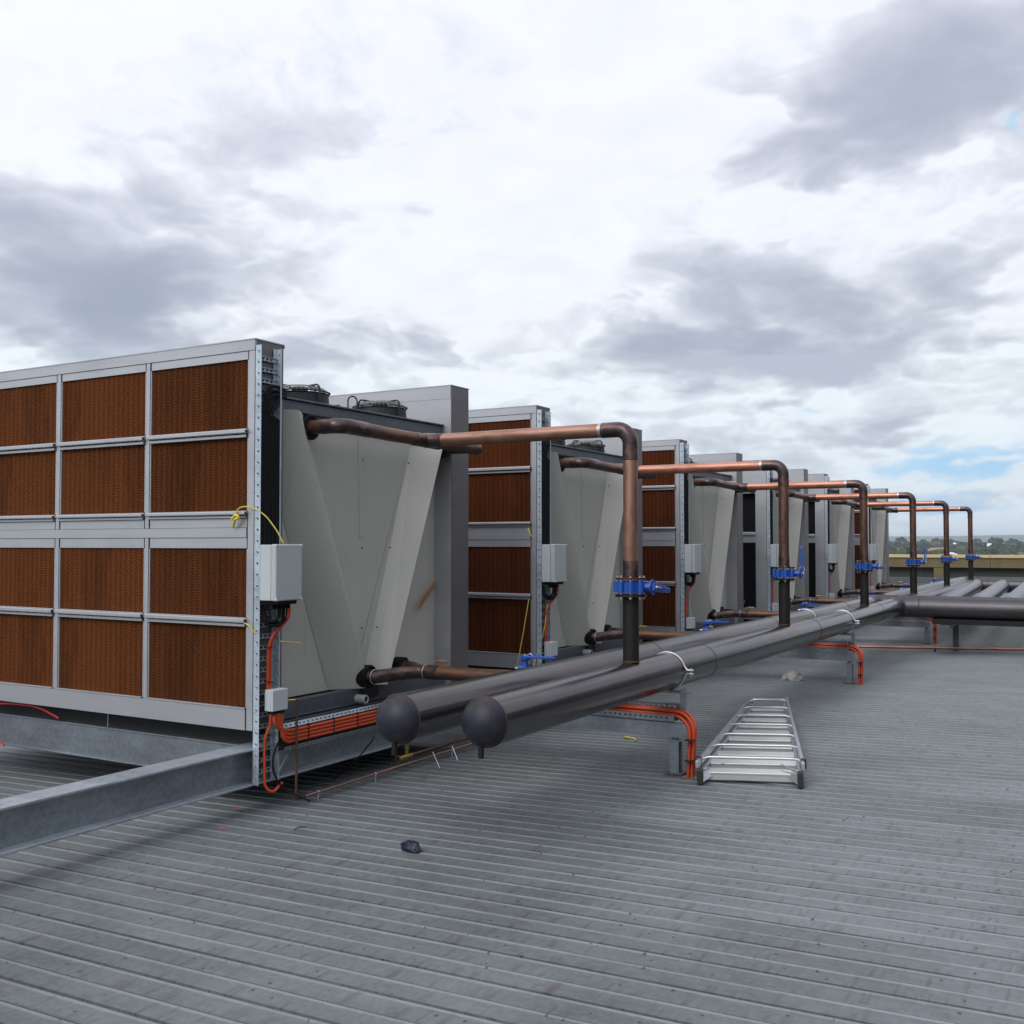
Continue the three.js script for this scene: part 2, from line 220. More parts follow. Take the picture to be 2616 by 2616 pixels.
function rounded(pts, bend, seg = 6) {    // polyline with its corners rounded
  const out = [pts[0].clone()];
  for (let i = 1; i < pts.length - 1; i++) {
    const p = pts[i], a = pts[i - 1].clone().sub(p), b = pts[i + 1].clone().sub(p), r = Math.min(bend, a.length() * 0.49, b.length() * 0.49);
    a.normalize(); b.normalize(); const half = Math.acos(Math.max(-1, Math.min(1, a.dot(b)))) / 2, tan = r, R = tan * Math.tan(half);
    const c = p.clone().add(a.clone().add(b).normalize().multiplyScalar(tan / Math.cos(half)));
    const s = p.clone().addScaledVector(a, tan).sub(c), e = p.clone().addScaledVector(b, tan).sub(c), ang = s.angleTo(e);
    if (ang < 0.02) { out.push(p.clone()); continue; }
    for (let k = 0; k <= seg; k++) { const t = k / seg; out.push(c.clone().addScaledVector(s, Math.sin((1 - t) * ang) / Math.sin(ang)).addScaledVector(e, Math.sin(t * ang) / Math.sin(ang))); }
  }
  out.push(pts[pts.length - 1].clone()); return out;
}
function sweep(pts, r, n = 10, caps = true) {  // tube along a polyline, r a number or a function of the point's number
  const R = typeof r === 'function' ? r : () => r, T = pts.map((p, i) => { const a = pts[Math.max(0, i - 1)], b = pts[Math.min(pts.length - 1, i + 1)]; return b.clone().sub(a).normalize(); });
  let N = Math.abs(T[0].y) < 0.9 ? V(0, 1, 0) : V(1, 0, 0); N.sub(T[0].clone().multiplyScalar(N.dot(T[0]))).normalize();
  const pos = [], nor = [], uv = []; let ring = null, L = 0;
  const mk = (i) => { const B = T[i].clone().cross(N); const o = []; for (let k = 0; k <= n; k++) { const a = k / n * 2 * Math.PI, d = N.clone().multiplyScalar(Math.cos(a)).addScaledVector(B, Math.sin(a)); o.push([pts[i].clone().addScaledVector(d, R(i)), d, k / n, L]); } return o; };
  const push = v => { pos.push(v[0].x, v[0].y, v[0].z); nor.push(v[1].x, v[1].y, v[1].z); uv.push(v[2], v[3]); };
  const cap = (rg, i, s) => { const c = [pts[i], T[i].clone().multiplyScalar(s), 0.5, L]; for (let k = 0; k < n; k++) { const a = [rg[k][0], c[1], rg[k][2], L], b = [rg[k + 1][0], c[1], rg[k + 1][2], L]; if (s > 0) { push(c); push(a); push(b); } else { push(c); push(b); push(a); } } };
  for (let i = 0; i < pts.length; i++) {
    if (i) { L += pts[i].distanceTo(pts[i - 1]); N.sub(T[i].clone().multiplyScalar(N.dot(T[i]))).normalize(); }
    const nx = mk(i);
    if (ring) for (let k = 0; k < n; k++) { push(ring[k]); push(nx[k + 1]); push(nx[k]); push(ring[k]); push(ring[k + 1]); push(nx[k + 1]); }
    else if (caps) cap(nx, 0, -1);
    ring = nx;
  }
  if (caps) cap(ring, pts.length - 1, 1);
  const g = new THREE.BufferGeometry(); g.setAttribute('position', new THREE.Float32BufferAttribute(pos, 3)); g.setAttribute('normal', new THREE.Float32BufferAttribute(nor, 3)); g.setAttribute('uv', new THREE.Float32BufferAttribute(uv, 2)); return g;
}
const pipe = (pts, r, bend = 0.1, n = 16) => sweep(rounded(pts, bend, 8), r, n);
function ringBand(c, axis, R, w, th, n = 28) {  // flat band round a pipe
  const pr = [new THREE.Vector2(R, -w / 2), new THREE.Vector2(R + th, -w / 2), new THREE.Vector2(R + th, w / 2), new THREE.Vector2(R, w / 2), new THREE.Vector2(R, -w / 2)];
  const g = norm(new THREE.LatheGeometry(pr, n)); g.computeVertexNormals(); g.applyQuaternion(new THREE.Quaternion().setFromUnitVectors(V(0, 1, 0), axis)); g.translate(c.x, c.y, c.z); return g;
}
function torus(c, axis, R, r, n = 30, m = 8) { const g = norm(new THREE.TorusGeometry(R, r, m, n)); g.applyQuaternion(new THREE.Quaternion().setFromUnitVectors(V(0, 0, 1), axis)); g.translate(c.x, c.y, c.z); return g; }
function poly(pts, th = 0) {              // flat polygon of 3-D points, double sided by thickness along its normal
  const n = pts[1].clone().sub(pts[0]).cross(pts[2].clone().sub(pts[0])).normalize(), pos = [];
  const tri = (a, b, c) => pos.push(a.x, a.y, a.z, b.x, b.y, b.z, c.x, c.y, c.z), back = pts.map(p => p.clone().addScaledVector(n, -th));
  for (let i = 1; i < pts.length - 1; i++) { tri(pts[0], pts[i], pts[i + 1]); if (th) tri(back[0], back[i + 1], back[i]); }
  if (th) for (let i = 0; i < pts.length; i++) { const j = (i + 1) % pts.length; tri(pts[i], back[i], back[j]); tri(pts[i], back[j], pts[j]); }
  const g = new THREE.BufferGeometry(); g.setAttribute('position', new THREE.Float32BufferAttribute(pos, 3)); g.computeVertexNormals(); return boxUV(g);
}
// ------------------------------------------------------------------ objects
const used = {};
function numbered(n) { n = n.replace(/_\d{3}$/, ''); const k = used[n] = (used[n] ?? -1) + 1; return k ? `${n}_${String(k).padStart(3, '0')}` : n; }
function tag(o, label, category, group) { o.userData = { label, category }; if (group) o.userData.group = group; return o; }
function thing(name, label, category, pos = [0, 0, 0], group) { const o = new THREE.Group(); o.name = numbered(name); o.position.set(...pos); scene.add(o); return tag(o, label, category, group); }
function part(name, geos, m, parent, label) {
  const g = Array.isArray(geos) ? (geos.length > 1 ? mergeGeometries(geos.map(norm)) : geos[0]) : geos, o = new THREE.Mesh(g, m);
  o.name = name; o.castShadow = o.receiveShadow = true; parent.add(o); if (label) o.userData.label = label; return o;
}
function single(name, geos, m, label, category, group) { const o = part(name, geos, m, scene); o.name = numbered(name); return tag(o, label, category, group); }
function copy(src, pos, label, group) { const o = src.clone(); o.name = numbered(src.name); o.position.set(...pos); o.userData = { ...src.userData }; if (label) o.userData.label = label; if (group) o.userData.group = group; scene.add(o); return o; }
const Y = y => y + EYE;
const ORD = ['nearest', 'second', 'third', 'fourth', 'fifth', 'sixth and farthest'];

// ================================================================== THE SETTING
// ribbed metal roof, sheet by sheet
const roof = new THREE.Group(); roof.name = 'roof'; roof.userData = { kind: 'structure' }; scene.add(roof);
{
  const X0 = -13, X1 = 17, xs = [X0, -4, 0, 3, 6, X1], Z0 = 7.5;
  const prof = strong => [[0, 0.000], [0.096, 0.000], [0.100, 0.002], [0.1025, 0.0055], [0.1065, 0.0062], [0.1092, 0.004], [0.110, strong ? -0.034 : -0.018], [strong ? 0.1365 : 0.1225, strong ? -0.034 : -0.018], [strong ? 0.1385 : 0.1255, 0.000], [RIB, 0]];
  const r = rng(3);
  for (let s = 0; s < 64; s++) {
    const z0 = Z0 - s * SHEET, P = [];
    for (let k = 0; k < 5; k++) for (const [d, h] of prof((s * 5 + k) % 2)) P.push([z0 - k * RIB - d, h]);
    const pos = [], uv = [], du = r() * 5, dv = Math.floor(r() * 10) * 2 * RIB, wob = xs.map(() => 0), vert = xs.map((x, i) => P.map(([z, h]) => [x, roofY(x) + h, z + wob[i]]));
    for (let i = 0; i < xs.length - 1; i++) for (let j = 0; j < P.length - 1; j++) {
      if (Math.abs(P[j][0] - P[j + 1][0]) < 1e-9 && Math.abs(P[j][1] - P[j + 1][1]) < 1e-9) continue;
      const q = [vert[i][j], vert[i + 1][j], vert[i + 1][j + 1], vert[i][j + 1]];
      for (const t of [[0, 1, 2], [0, 2, 3]]) for (const k of t) { const v = q[k]; pos.push(...v); uv.push(v[0] + du, -(v[2] - Z0) + dv - 0.106 + (s % 2 ? RIB : 0) * 0); }
    }
    const g = new THREE.BufferGeometry(); g.setAttribute('position', new THREE.Float32BufferAttribute(pos, 3)); g.setAttribute('uv', new THREE.Float32BufferAttribute(uv, 2)); g.computeVertexNormals();
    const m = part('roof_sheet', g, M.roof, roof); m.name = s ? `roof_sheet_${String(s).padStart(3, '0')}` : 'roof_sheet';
  }
  const n = 1500, sc = new THREE.InstancedMesh(new THREE.SphereGeometry(0.006, 8, 4, 0, Math.PI * 2, 0, Math.PI / 2), M.galvDark, n), mt = new THREE.Matrix4(), rr = rng(12);
  for (let i = 0; i < n; i++) { const row = Math.floor(i / 75), x = -7 + row * 1.15 + (rr() - 0.5) * 0.03, z = Z0 - 0.05 - (i % 75) * RIB * 2 - (row % 2) * RIB; mt.makeTranslation(x, roofY(x), z); sc.setMatrixAt(i, mt); }
  sc.name = 'roof_screws'; sc.userData.kind = 'stuff'; sc.castShadow = sc.receiveShadow = true; roof.add(sc);
}
// land below and beyond: falls away from the building, rises to a wooded ridge, far hills behind
function landY(r, a) {                    // height by distance and bearing
  const n = fbm2(Math.cos(a) * r * 0.004 + 40, Math.sin(a) * r * 0.004 + 40, 4) - 0.5;
  let y = mix(-14, -13, sm(100, 450, r)) + 8.0 * sm(450, 1350, r) + n * 6 * sm(300, 900, r);
  y -= 14 * sm(1400, 2400, r);
  const hill = fbm2(a * 9 + 5, 2.5, 3);
  y += (42 + 58 * hill) * sm(3200, 5600, r);
  return y;
}
{
  const pos = [], idx = [], NA = 180, rs = [42, 120, 240, 360, 480, 600, 720, 840, 960, 1080, 1200, 1320, 1450, 1700, 2100, 2700, 3400, 4200, 5000, 5700, 7000, 9500];
  for (let j = 0; j < rs.length; j++) for (let i = 0; i <= NA; i++) { const a = (i % NA) / NA * 2 * Math.PI; pos.push(Math.sin(a) * rs[j], landY(rs[j], a), -Math.cos(a) * rs[j]); }
  for (let j = 0; j < rs.length - 1; j++) for (let i = 0; i < NA; i++) { const a = j * (NA + 1) + i, b = a + NA + 1; idx.push(a, a + 1, b, a + 1, b + 1, b); }
  const g = new THREE.BufferGeometry(); g.setAttribute('position', new THREE.Float32BufferAttribute(pos, 3)); g.setIndex(idx); g.computeVertexNormals();
  const uv = new Float32Array(pos.length / 3 * 2); for (let i = 0; i < pos.length / 3; i++) { uv[2 * i] = pos[3 * i] / 300; uv[2 * i + 1] = pos[3 * i + 2] / 300; } g.setAttribute('uv', new THREE.BufferAttribute(uv, 2));
  const land = part('land', g, mat([1, 1, 1], 0.95, 0, { map: tex(256, 256, (u, v) => { const n = fbm2(u * 12, v * 12, 5, 12, 12); return lin(0.045 + n * 0.03, 0.055 + n * 0.03, 0.035 + n * 0.02); }) }), scene);
  land.userData = { kind: 'structure' };
}
// ---------------- parapet wall across the far end of the roof
{
  const ZP = -36, w = thing('parapet_wall', 'low tan concrete parapet wall across the far end of the roof', 'wall');
  for (let k = 0; k < 5; k++) { const a = -13.2 + k * 7.1, b = a + 7.09; part('wall_panel', bx(a, b, Y(-0.87), Y(-0.515), ZP - 0.35, ZP, 0.01), M.concrete, w); part('coping', bx(a, b, Y(-0.513), Y(-0.40), ZP - 0.40, ZP + 0.05, 0.012), M.coping, w); }
  part('recess_wall', bx(-13.2, 22.3, -0.5, Y(-0.872), ZP - 0.45, ZP - 0.25), M.recess, w);
  for (const x of [-8.0, -0.75, 6.4, 13.6]) part('pillar', bx(x - 0.17, x + 0.17, -0.5, Y(-0.873), ZP - 0.24, ZP - 0.02, 0.01), M.concrete, w);
  part('flashing', bx(-13.2, 22.3, -0.45, Y(-1.24), ZP - 0.20, ZP + 0.35, 0.02), M.flash, w);
}

// ---------------- the plant room that the cross pipes run to, along the right side of the roof (out of the picture, added to darken pipe sides and end faces)
{
  const w = thing('added_plant_room', 'added unseen dark clad plant room along the right side of the roof', 'building');
  part('wall', [bx(10.6, 16.6, 0.2, 5.2, -27, 11)], mat([0.085, 0.085, 0.08], 0.8, 0), w);
  part('cladding_rib', Array.from({ length: 76 }, (_, k) => bx(10.56, 10.599, 0.3, 5.1, -26.9 + k * 0.5, -26.82 + k * 0.5)), mat([0.095, 0.095, 0.09], 0.8, 0), w).userData.kind = 'stuff';
  part('roof', [bx(10.4, 16.8, 5.201, 5.35, -27.2, 11.2)], mat([0.15, 0.15, 0.15], 0.7, 0), w);
}

// ================================================================== COOLING UNITS
const WD = 2.67, TK = 0.28, LEN = 4.10, ZM = -WD / 2;
const COLS = [[-1.014, -0.068], [-2.012, -1.077], [-3.020, -2.079], [-4.030, -3.087]];
const ROWS = [[0.783, 1.248], [0.226, 0.718], [-0.494, -0.033], [-1.099, -0.559]];
const shareCache = {};
const share = (k, f) => shareCache[k] ??= f();
function frontWall(u, kind) {             // kind: 'pads' or 'open' (black coil seen through two openings)
  const zf = 0, TOP = Y(1.385), BOT = Y(-1.25);
  part('wall_end_plate', share('endp', () => [bx(-0.03, -0.001, BOT, Y(1.380), -TK, -0.014, 0.003)]), M.aluEndShaded, u);
  part('wall_end_plate', share('endp2', () => [bx(-LEN, -LEN + 0.03, BOT, Y(1.380), -TK, -0.014, 0.003)]), M.aluEndShaded, u);
  part('wall_top_cap', share('topc', () => [bx(-LEN - 0.004, 0.004, Y(1.381), Y(1.389), -TK - 0.006, 0.004), bx(-LEN - 0.004, 0.004, Y(1.36), Y(1.381), -TK - 0.006, -TK - 0.002)]), M.alu, u);
  part('wall_back', share('wback', () => [bx(-LEN + 0.031, -0.031, BOT, Y(1.380), -TK, -TK + 0.02)]), M.wallGrey, u);
  part('wall_core', share('wcore', () => [bx(-LEN + 0.04, -0.04, Y(-1.2), Y(1.35), -0.24, -0.20)]), M.inside, u);
  if (kind === 'open') {
    part('top_panel', share('otp', () => [bx(-LEN, -0.001, Y(0.84), Y(1.380), -0.016, zf, 0.002)]), M.alu, u);
    for (const [a, b] of [[-0.185, -0.001], [-2.12, -1.98], [-LEN, -LEN + 0.18]]) part('stile', share('ost' + a, () => [bx(a, b, BOT, Y(0.839), -0.016, zf, 0.002)]), M.alu, u);
    for (const [a, b] of [[-1.979, -0.186], [-LEN + 0.181, -2.121]]) {
      part('middle_rail', share('omr' + a, () => [bx(a, b, Y(0.02), Y(0.19), -0.06, zf - 0.004, 0.003)]), M.alu, u);
      part('rail', share('or' + a, () => [bx(a, b, Y(0.145), Y(0.195), -0.003, 0.03, 0.008)]), M.alu, u);
      part('bottom_panel', share('obp' + a, () => [bx(a, b, BOT, Y(-1.06), -0.016, zf - 0.002, 0.002)]), M.alu, u);
      for (const [y0, y1] of [[0.20, 0.84], [-1.06, 0.02]]) part('coil_face', share('ocf' + a + y0, () => { const g = []; for (let y = y0 + 0.012; y < y1 - 0.01; y += 0.036) g.push(bx(a, b, Y(y), Y(y + 0.012), -0.17, -0.12)); return g; }), M.coil, u).userData.kind = 'stuff';
    }
    return;
  }
  part('top_band', share('tb', () => [bx(-LEN, -0.001, Y(1.308), Y(1.3805), -0.016, zf + 0.001, 0.002)]), M.alu, u);
  part('right_stile', share('rs', () => [bx(-0.055, -0.001, BOT + 0.001, Y(1.306), -0.016, zf, 0.002)]), M.alu, u);
  part('left_stile', share('ls', () => [bx(-LEN, -4.043, BOT + 0.001, Y(1.306), -0.016, zf, 0.002)]), M.alu, u);
  part('middle_band', share('mb', () => [bx(-4.030, -0.068, Y(0.042), Y(0.108), -0.016, zf + 0.001, 0.002)]), M.alu, u);
  part('bottom_band', share('bb', () => [bx(-4.030, -0.068, BOT, Y(-1.112), -0.018, zf + 0.0015, 0.002)]), M.alu, u);
  for (let c = 0; c < 3; c++) for (const [y0, y1] of [[0.110, 1.306], [-1.110, 0.040]]) part('mullion', share('mu' + c + y0, () => [bx(COLS[c + 1][1] + 0.013, COLS[c][0] - 0.013, Y(y0), Y(y1), -0.016, zf - 0.002, 0.002)]), M.alu, u);
  COLS.forEach(([a, b], c) => {
    part('head_panel', share('hp' + c, () => [bx(a, b, Y(1.250), Y(1.306), -0.016, zf - 0.005, 0.002)]), M.alu, u);
    part('head_panel', share('hq' + c, () => [bx(a, b, Y(-0.031), Y(0.040), -0.016, zf - 0.005, 0.002)]), M.alu, u);
    part('sill_panel', share('sp' + c, () => [bx(a, b, Y(0.110), Y(0.172), -0.016, zf - 0.005, 0.002)]), M.alu, u);
    part('sill_panel', share('sq' + c, () => [bx(a, b, Y(-1.110), Y(-1.100), -0.016, zf + 0.006, 0.002)]), M.alu, u);
    [[0.720, 0.781], [0.174, 0.224], [-0.557, -0.496]].forEach(([y0, y1], k) => {   // the pull rails: hollow extrusions, black at their open end
      const rl = part('rail', share('rl' + c + k, () => { const t = (y1 - y0); return [bx(a - 0.012, b + 0.012, Y(y0 + t * 0.42), Y(y1 - 0.004), zf - 0.01, zf + 0.034, 0.007), bx(a, b, Y(y0), Y(y0 + t * 0.34), zf - 0.012, zf + 0.012, 0.003), bx(a, b, Y(y1 - 0.004), Y(y1), zf - 0.012, zf + 0.002)]; }), M.alu, u);
      part('rail_end', share('re' + c + k, () => [bx(b + 0.0122, b + 0.0135, Y(y0 + (y1 - y0) * 0.50), Y(y1 - 0.012), zf + 0.006, zf + 0.028)]), M.dark, rl);
    });
    ROWS.forEach(([y0, y1], k) => {
      const pm = kind === 'pads' ? padMat : padWet;
      part('pad', share('pd' + c + k, () => [bx(a - 0.0125, b + 0.0125, Y(y0 - 0.004), Y(y1 + 0.004), -0.10, zf - 0.018)]), pm[kind === 'pads' ? (c === 0 ? 3 + (k % 2) : (c + k) % 3) : (c + k) % 2], u);
      part('pad_trim', share('pt' + c + k, () => [bx(a - 0.008, a, Y(y0), Y(y1), -0.017, zf - 0.006)]), M.alu, u); part('pad_trim', share('pu' + c + k, () => [bx(b, b + 0.008, Y(y0), Y(y1), -0.017, zf - 0.006)]), M.alu, u);
    });
  });
}
function fanGeo() {
  const drum = norm(new THREE.LatheGeometry([[0.188, 0], [0.208, 0], [0.204, 0.02], [0.198, 0.095], [0.204, 0.105], [0.198, 0.108], [0.190, 0.095], [0.184, 0.0]].map(p => new THREE.Vector2(...p)), 32));
  drum.computeVertexNormals();
  const g = [];
  for (const [r, y] of [[0.06, 0.178], [0.09, 0.176], [0.12, 0.172], [0.147, 0.164], [0.168, 0.153], [0.186, 0.138], [0.198, 0.120]]) g.push(torus(V(0, y, 0), V(0, 1, 0), r, 0.0022, 36, 5));
  for (let k = 0; k < 40; k++) { const a = k / 40 * 2 * Math.PI, p = [[0.06, 0.178], [0.12, 0.172], [0.162, 0.157], [0.192, 0.129], [0.204, 0.104]].map(([r, y]) => V(r * Math.cos(a), y, r * Math.sin(a))); g.push(sweep(p, 0.0018, 4, false)); }
  const legs = []; for (let k = 0; k < 4; k++) { const a = (k + 0.12) / 4 * 2 * Math.PI, d = (r, y) => V(r * Math.cos(a), y, r * Math.sin(a)); legs.push(pipe([d(0.10, 0.172), d(0.205, 0.172), d(0.219, 0.115), d(0.219, 0.0)], 0.008, 0.055, 8)); }
  const rim = torus(V(0, 0.118, 0), V(0, 1, 0), 0.207, 0.006, 36, 6);
  const hub = cyl(V(0, 0.05, 0), V(0, 0.170, 0), 0.062, 20, 0.055);
  const bl = []; for (let k = 0; k < 6; k++) { const b = bx(0.05, 0.178, 0.045, 0.05, -0.045, 0.045, 0.002); b.applyMatrix4(new THREE.Matrix4().makeRotationX(0.5)); b.translate(0, 0.02, 0); b.rotateY(k / 6 * 2 * Math.PI); bl.push(b); }
  return { drum, guard: mergeGeometries(g), legs: mergeGeometries([...legs, rim].map(norm)), hub, blades: mergeGeometries(bl) };
}
const FG = fanGeo();
function makeUnit(i, kind, label) {
  const u = thing('cooling_unit', label, 'cooling unit', [0, 0, -i * PITCH], 'cooling units in a row on the roof');
  frontWall(u, kind);
  // rear wall
  part('rear_wall', share('rw', () => [bx(-LEN + 0.002, -0.002, Y(-1.25), Y(1.379), -WD, -WD + TK, 0.003)]), M.alu, u);
  part('wall_end_plate', share('rwe', () => [bx(-0.0015, 0.004, Y(-1.25), Y(1.378), -WD + 0.002, -WD + TK - 0.002, 0.001)]), M.aluEndShaded, u);
  part('wall_top_cap', share('rwc', () => [bx(-LEN - 0.004, 0.008, Y(1.381), Y(1.388), -WD - 0.005, -WD + TK + 0.005)]), M.alu, u);
  part('rear_wall_strip', share('rws', () => [bx(-LEN, -0.004, Y(1.27), Y(1.379), -WD + TK + 0.0005, -WD + TK + 0.003)]), M.alu, u);
  for (const x of [-1.37, -2.74]) part('seam_strip', share('rwj' + x, () => [bx(x - 0.02, x + 0.02, Y(-1.2), Y(1.268), -WD + TK + 0.0005, -WD + TK + 0.0025)]), M.alu, u);
  // V-shaped end: a recessed centre, two ridged arms, two lower triangles
  const top = 0.945, bot = -1.105, xo = -0.175, xr = 0.03, xc = -0.14;
  const zo = y => -0.155 - (top - y) * 0.399, zr = y => -0.403 - (top - y) * 0.399, zi = y => -0.645 - (top - y) * 0.395;
  const mir = z => 2 * ZM - z, ym = top - (-ZM - 0.645) / 0.395, yb = top - (-ZM - 0.403) / 0.399;
  const lowY = Math.max(bot, yb);
  const P = (x, y, z) => V(x, Y(y), z);
  part('end_panel', share('ep', () => [poly([P(xc, top, zi(top)), P(xc, ym, ZM), P(xc, top, ZM + 0.0001)], 0.006), poly([P(xc - 0.003, top, ZM), P(xc - 0.003, ym, ZM), P(xc, top, mir(zi(top)))], 0.006)]), M.paint, u);
  part('fold_strip', share('fs', () => [poly([P(xc + 0.006, top - 0.06, ZM + 0.055), P(xc + 0.006, 0.05, ZM + 0.03), P(xc + 0.006, 0.05, ZM + 0.006), P(xc + 0.006, top - 0.06, ZM + 0.006)], 0.010)]), M.paint, u);
  const armL = [poly([P(xr, top, zr(top)), P(xr, lowY, zr(lowY)), P(xc, lowY, ZM), P(xc, ym, ZM), P(xc, top, zi(top))].reverse().map(v => v), 0), poly([P(xo, top, zo(top)), P(xo, bot, zo(bot)), P(xr, lowY, zr(lowY)), P(xr, top, zr(top))], 0)];
  const flipZ = g => { const q = g.clone(); q.scale(1, 1, -1); q.translate(0, 0, 2 * ZM); const a = q.attributes.position.array; for (let k = 0; k < a.length; k += 9) for (let c = 0; c < 3; c++) { const t = a[k + 3 + c]; a[k + 3 + c] = a[k + 6 + c]; a[k + 6 + c] = t; } q.computeVertexNormals(); return boxUV(q); };
  const arm = share('arm', () => { const L = mergeGeometries(armL.map(norm)); return [L, flipZ(L)]; });
  part('arm_cover', arm[0], M.paint, u); part('arm_cover', arm[1], M.paint, u);
  const side = share('side', () => { const a = mergeGeometries([poly([P(xo + 0.003, top, -TK + 0.01), P(xo + 0.003, bot, -TK + 0.01), P(xo + 0.003, bot, zo(bot)), P(xo + 0.003, top, zo(top))], 0.004), bx(xo + 0.0032, xo + 0.006, Y(bot), Y(bot + 0.012), zo(bot) + 0.0, -TK)].map(norm)); return [a, flipZ(a)]; });
  part('side_panel', side[0], M.paint, u); part('side_panel', side[1], M.paint, u);
  for (const [y, z] of [[0.66, ZM], [0.67, -1.87], [-0.03, ZM], [-0.03, -1.62], [-0.66, ZM], [-0.66, -1.45], [0.27, -0.47], [-0.52, -0.76], [-1.0, -1.0]]) part('rivet', share('riv', () => norm(new THREE.SphereGeometry(0.007, 8, 6))), M.fan, u).position.set(z < -0.3 && z > -1.1 ? xo + 0.006 : (z < -1.4 ? -0.075 : xc + 0.003), Y(y), z);
  // inner body: two coil banks, deck channel, deck, base rails, dark skirts
  part('coil', share('cl', () => { const w = (s) => { const b = bx(-LEN + 0.05, -0.17, -1.15, 1.05, -0.06, 0.06); b.rotateX(s * 0.375); b.translate(0, Y(-0.06), ZM + s * 0.52); return b; }; return [w(1)]; }), M.coil, u);
  part('coil', share('cl2', () => { const b = bx(-LEN + 0.05, -0.17, -1.15, 1.05, -0.06, 0.06); b.rotateX(-0.375); b.translate(0, Y(-0.06), ZM - 0.52); return [b]; }), M.coil, u);
  part('deck_channel', share('dc', () => [bx(-0.15, -0.09, Y(0.946), Y(1.028), -WD + TK + 0.001, -TK - 0.001, 0.004), bx(-0.16, -0.07, Y(1.030), Y(1.044), -WD + TK + 0.001, -TK - 0.001, 0.004), bx(-0.1, -0.088, Y(0.950), Y(0.962), -WD + TK + 0.01, -TK - 0.01)]), M.galvDark, u);
  part('fan_deck', share('fd', () => [bx(-LEN + 0.04, -0.161, Y(1.03), Y(1.042), -WD + TK + 0.001, -TK - 0.001)]), M.galvDark, u);
  part('base_rail_or_dark_skirt', share('br', () => [bx(-0.12, -0.05, Y(-1.235), Y(bot - 0.002), -WD + TK + 0.001, -TK - 0.001, 0.004), bx(-0.12, -0.03, Y(-1.25), Y(-1.237), -WD + 0.01, -0.02, 0.003), bx(-0.12, -0.038, Y(-1.222), Y(-1.214), -WD + TK + 0.001, -TK - 0.001, 0.002)]), M.galvDark, u);
  part('base_rail_or_dark_skirt', share('br2', () => [bx(-LEN, -0.125, Y(-1.379), Y(-1.252), -0.26, -0.16)]), M.dark, u);  // black skirt added under the wall so the gap reads as deep shade
  part('base_rail_or_dark_skirt', share('br3', () => [bx(-LEN, -0.125, Y(-1.379), Y(-1.252), -WD + 0.12, -WD + 0.20)]), M.dark, u);
  part('floor_plate', share('fp', () => [bx(-LEN, -0.13, Y(-1.249), Y(-1.24), -WD + 0.02, -0.02)]), M.dark, u);
  const dr = part('drain_outlet', share('dr', () => [cyl(V(-0.05, Y(-1.185), -1.17), V(0.035, Y(-1.185), -1.17), 0.034, 20), torus(V(0.035, Y(-1.185), -1.17), V(1, 0, 0), 0.027, 0.007, 20, 6)]), M.pvc, u);
  part('drain_hole', share('drh', () => [cyl(V(0.030, Y(-1.185), -1.17), V(0.0365, Y(-1.185), -1.17), 0.022, 16)]), M.dark, dr);
  part('coil_header_end', share('che', () => [bx(-0.12, -0.035, Y(-1.19), Y(-1.105), -1.42, -1.22, 0.004)]), M.fan, u);
  // fans
  for (let r = 0; r < 6; r++) for (const z of [-0.85, -1.85]) {
    const f = part('fan', FG.drum, M.fan, u); f.position.set(-0.36 - r * 0.62, Y(1.042), z); f.scale.set(1.10, 0.88, 1.10);
    part('guard', FG.guard, M.wire, f); part('guard_frame', FG.legs, M.fan, f); part('hub', FG.hub, M.fan, f); part('blades', FG.blades, M.fan, f);
  }
  if (i === 0) {
    const loop = (x, z, h) => pipe([V(x, Y(1.04), z), V(x, Y(1.04 + h), z), V(x + 0.03, Y(1.04 + h), z - 0.08), V(x + 0.03, Y(1.06), z - 0.08)], 0.006, 0.04, 8);
    part('conduit_loop', [loop(-0.62, -1.32, 0.22)], M.fan, u); part('conduit_loop', [loop(-0.42, -1.5, 0.17)], M.fan, u);
  }
  return u;
}
const UL = ['cooling unit with brown pads, nearest and cut off by the left edge', 'cooling unit with dark brown pads right behind the nearest one, second in the row', 'cooling unit with dark brown pads, third in the row, behind the nearest copper riser', 'cooling unit with black coil openings in place of pads, fourth in the row', 'cooling unit with black coil openings, fifth in the row, behind the other open one', 'cooling unit with red-brown pads at the far end of the row'];
['pads', 'wet', 'wet', 'open', 'open', 'wet'].forEach((k, i) => makeUnit(i, k, UL[i]));

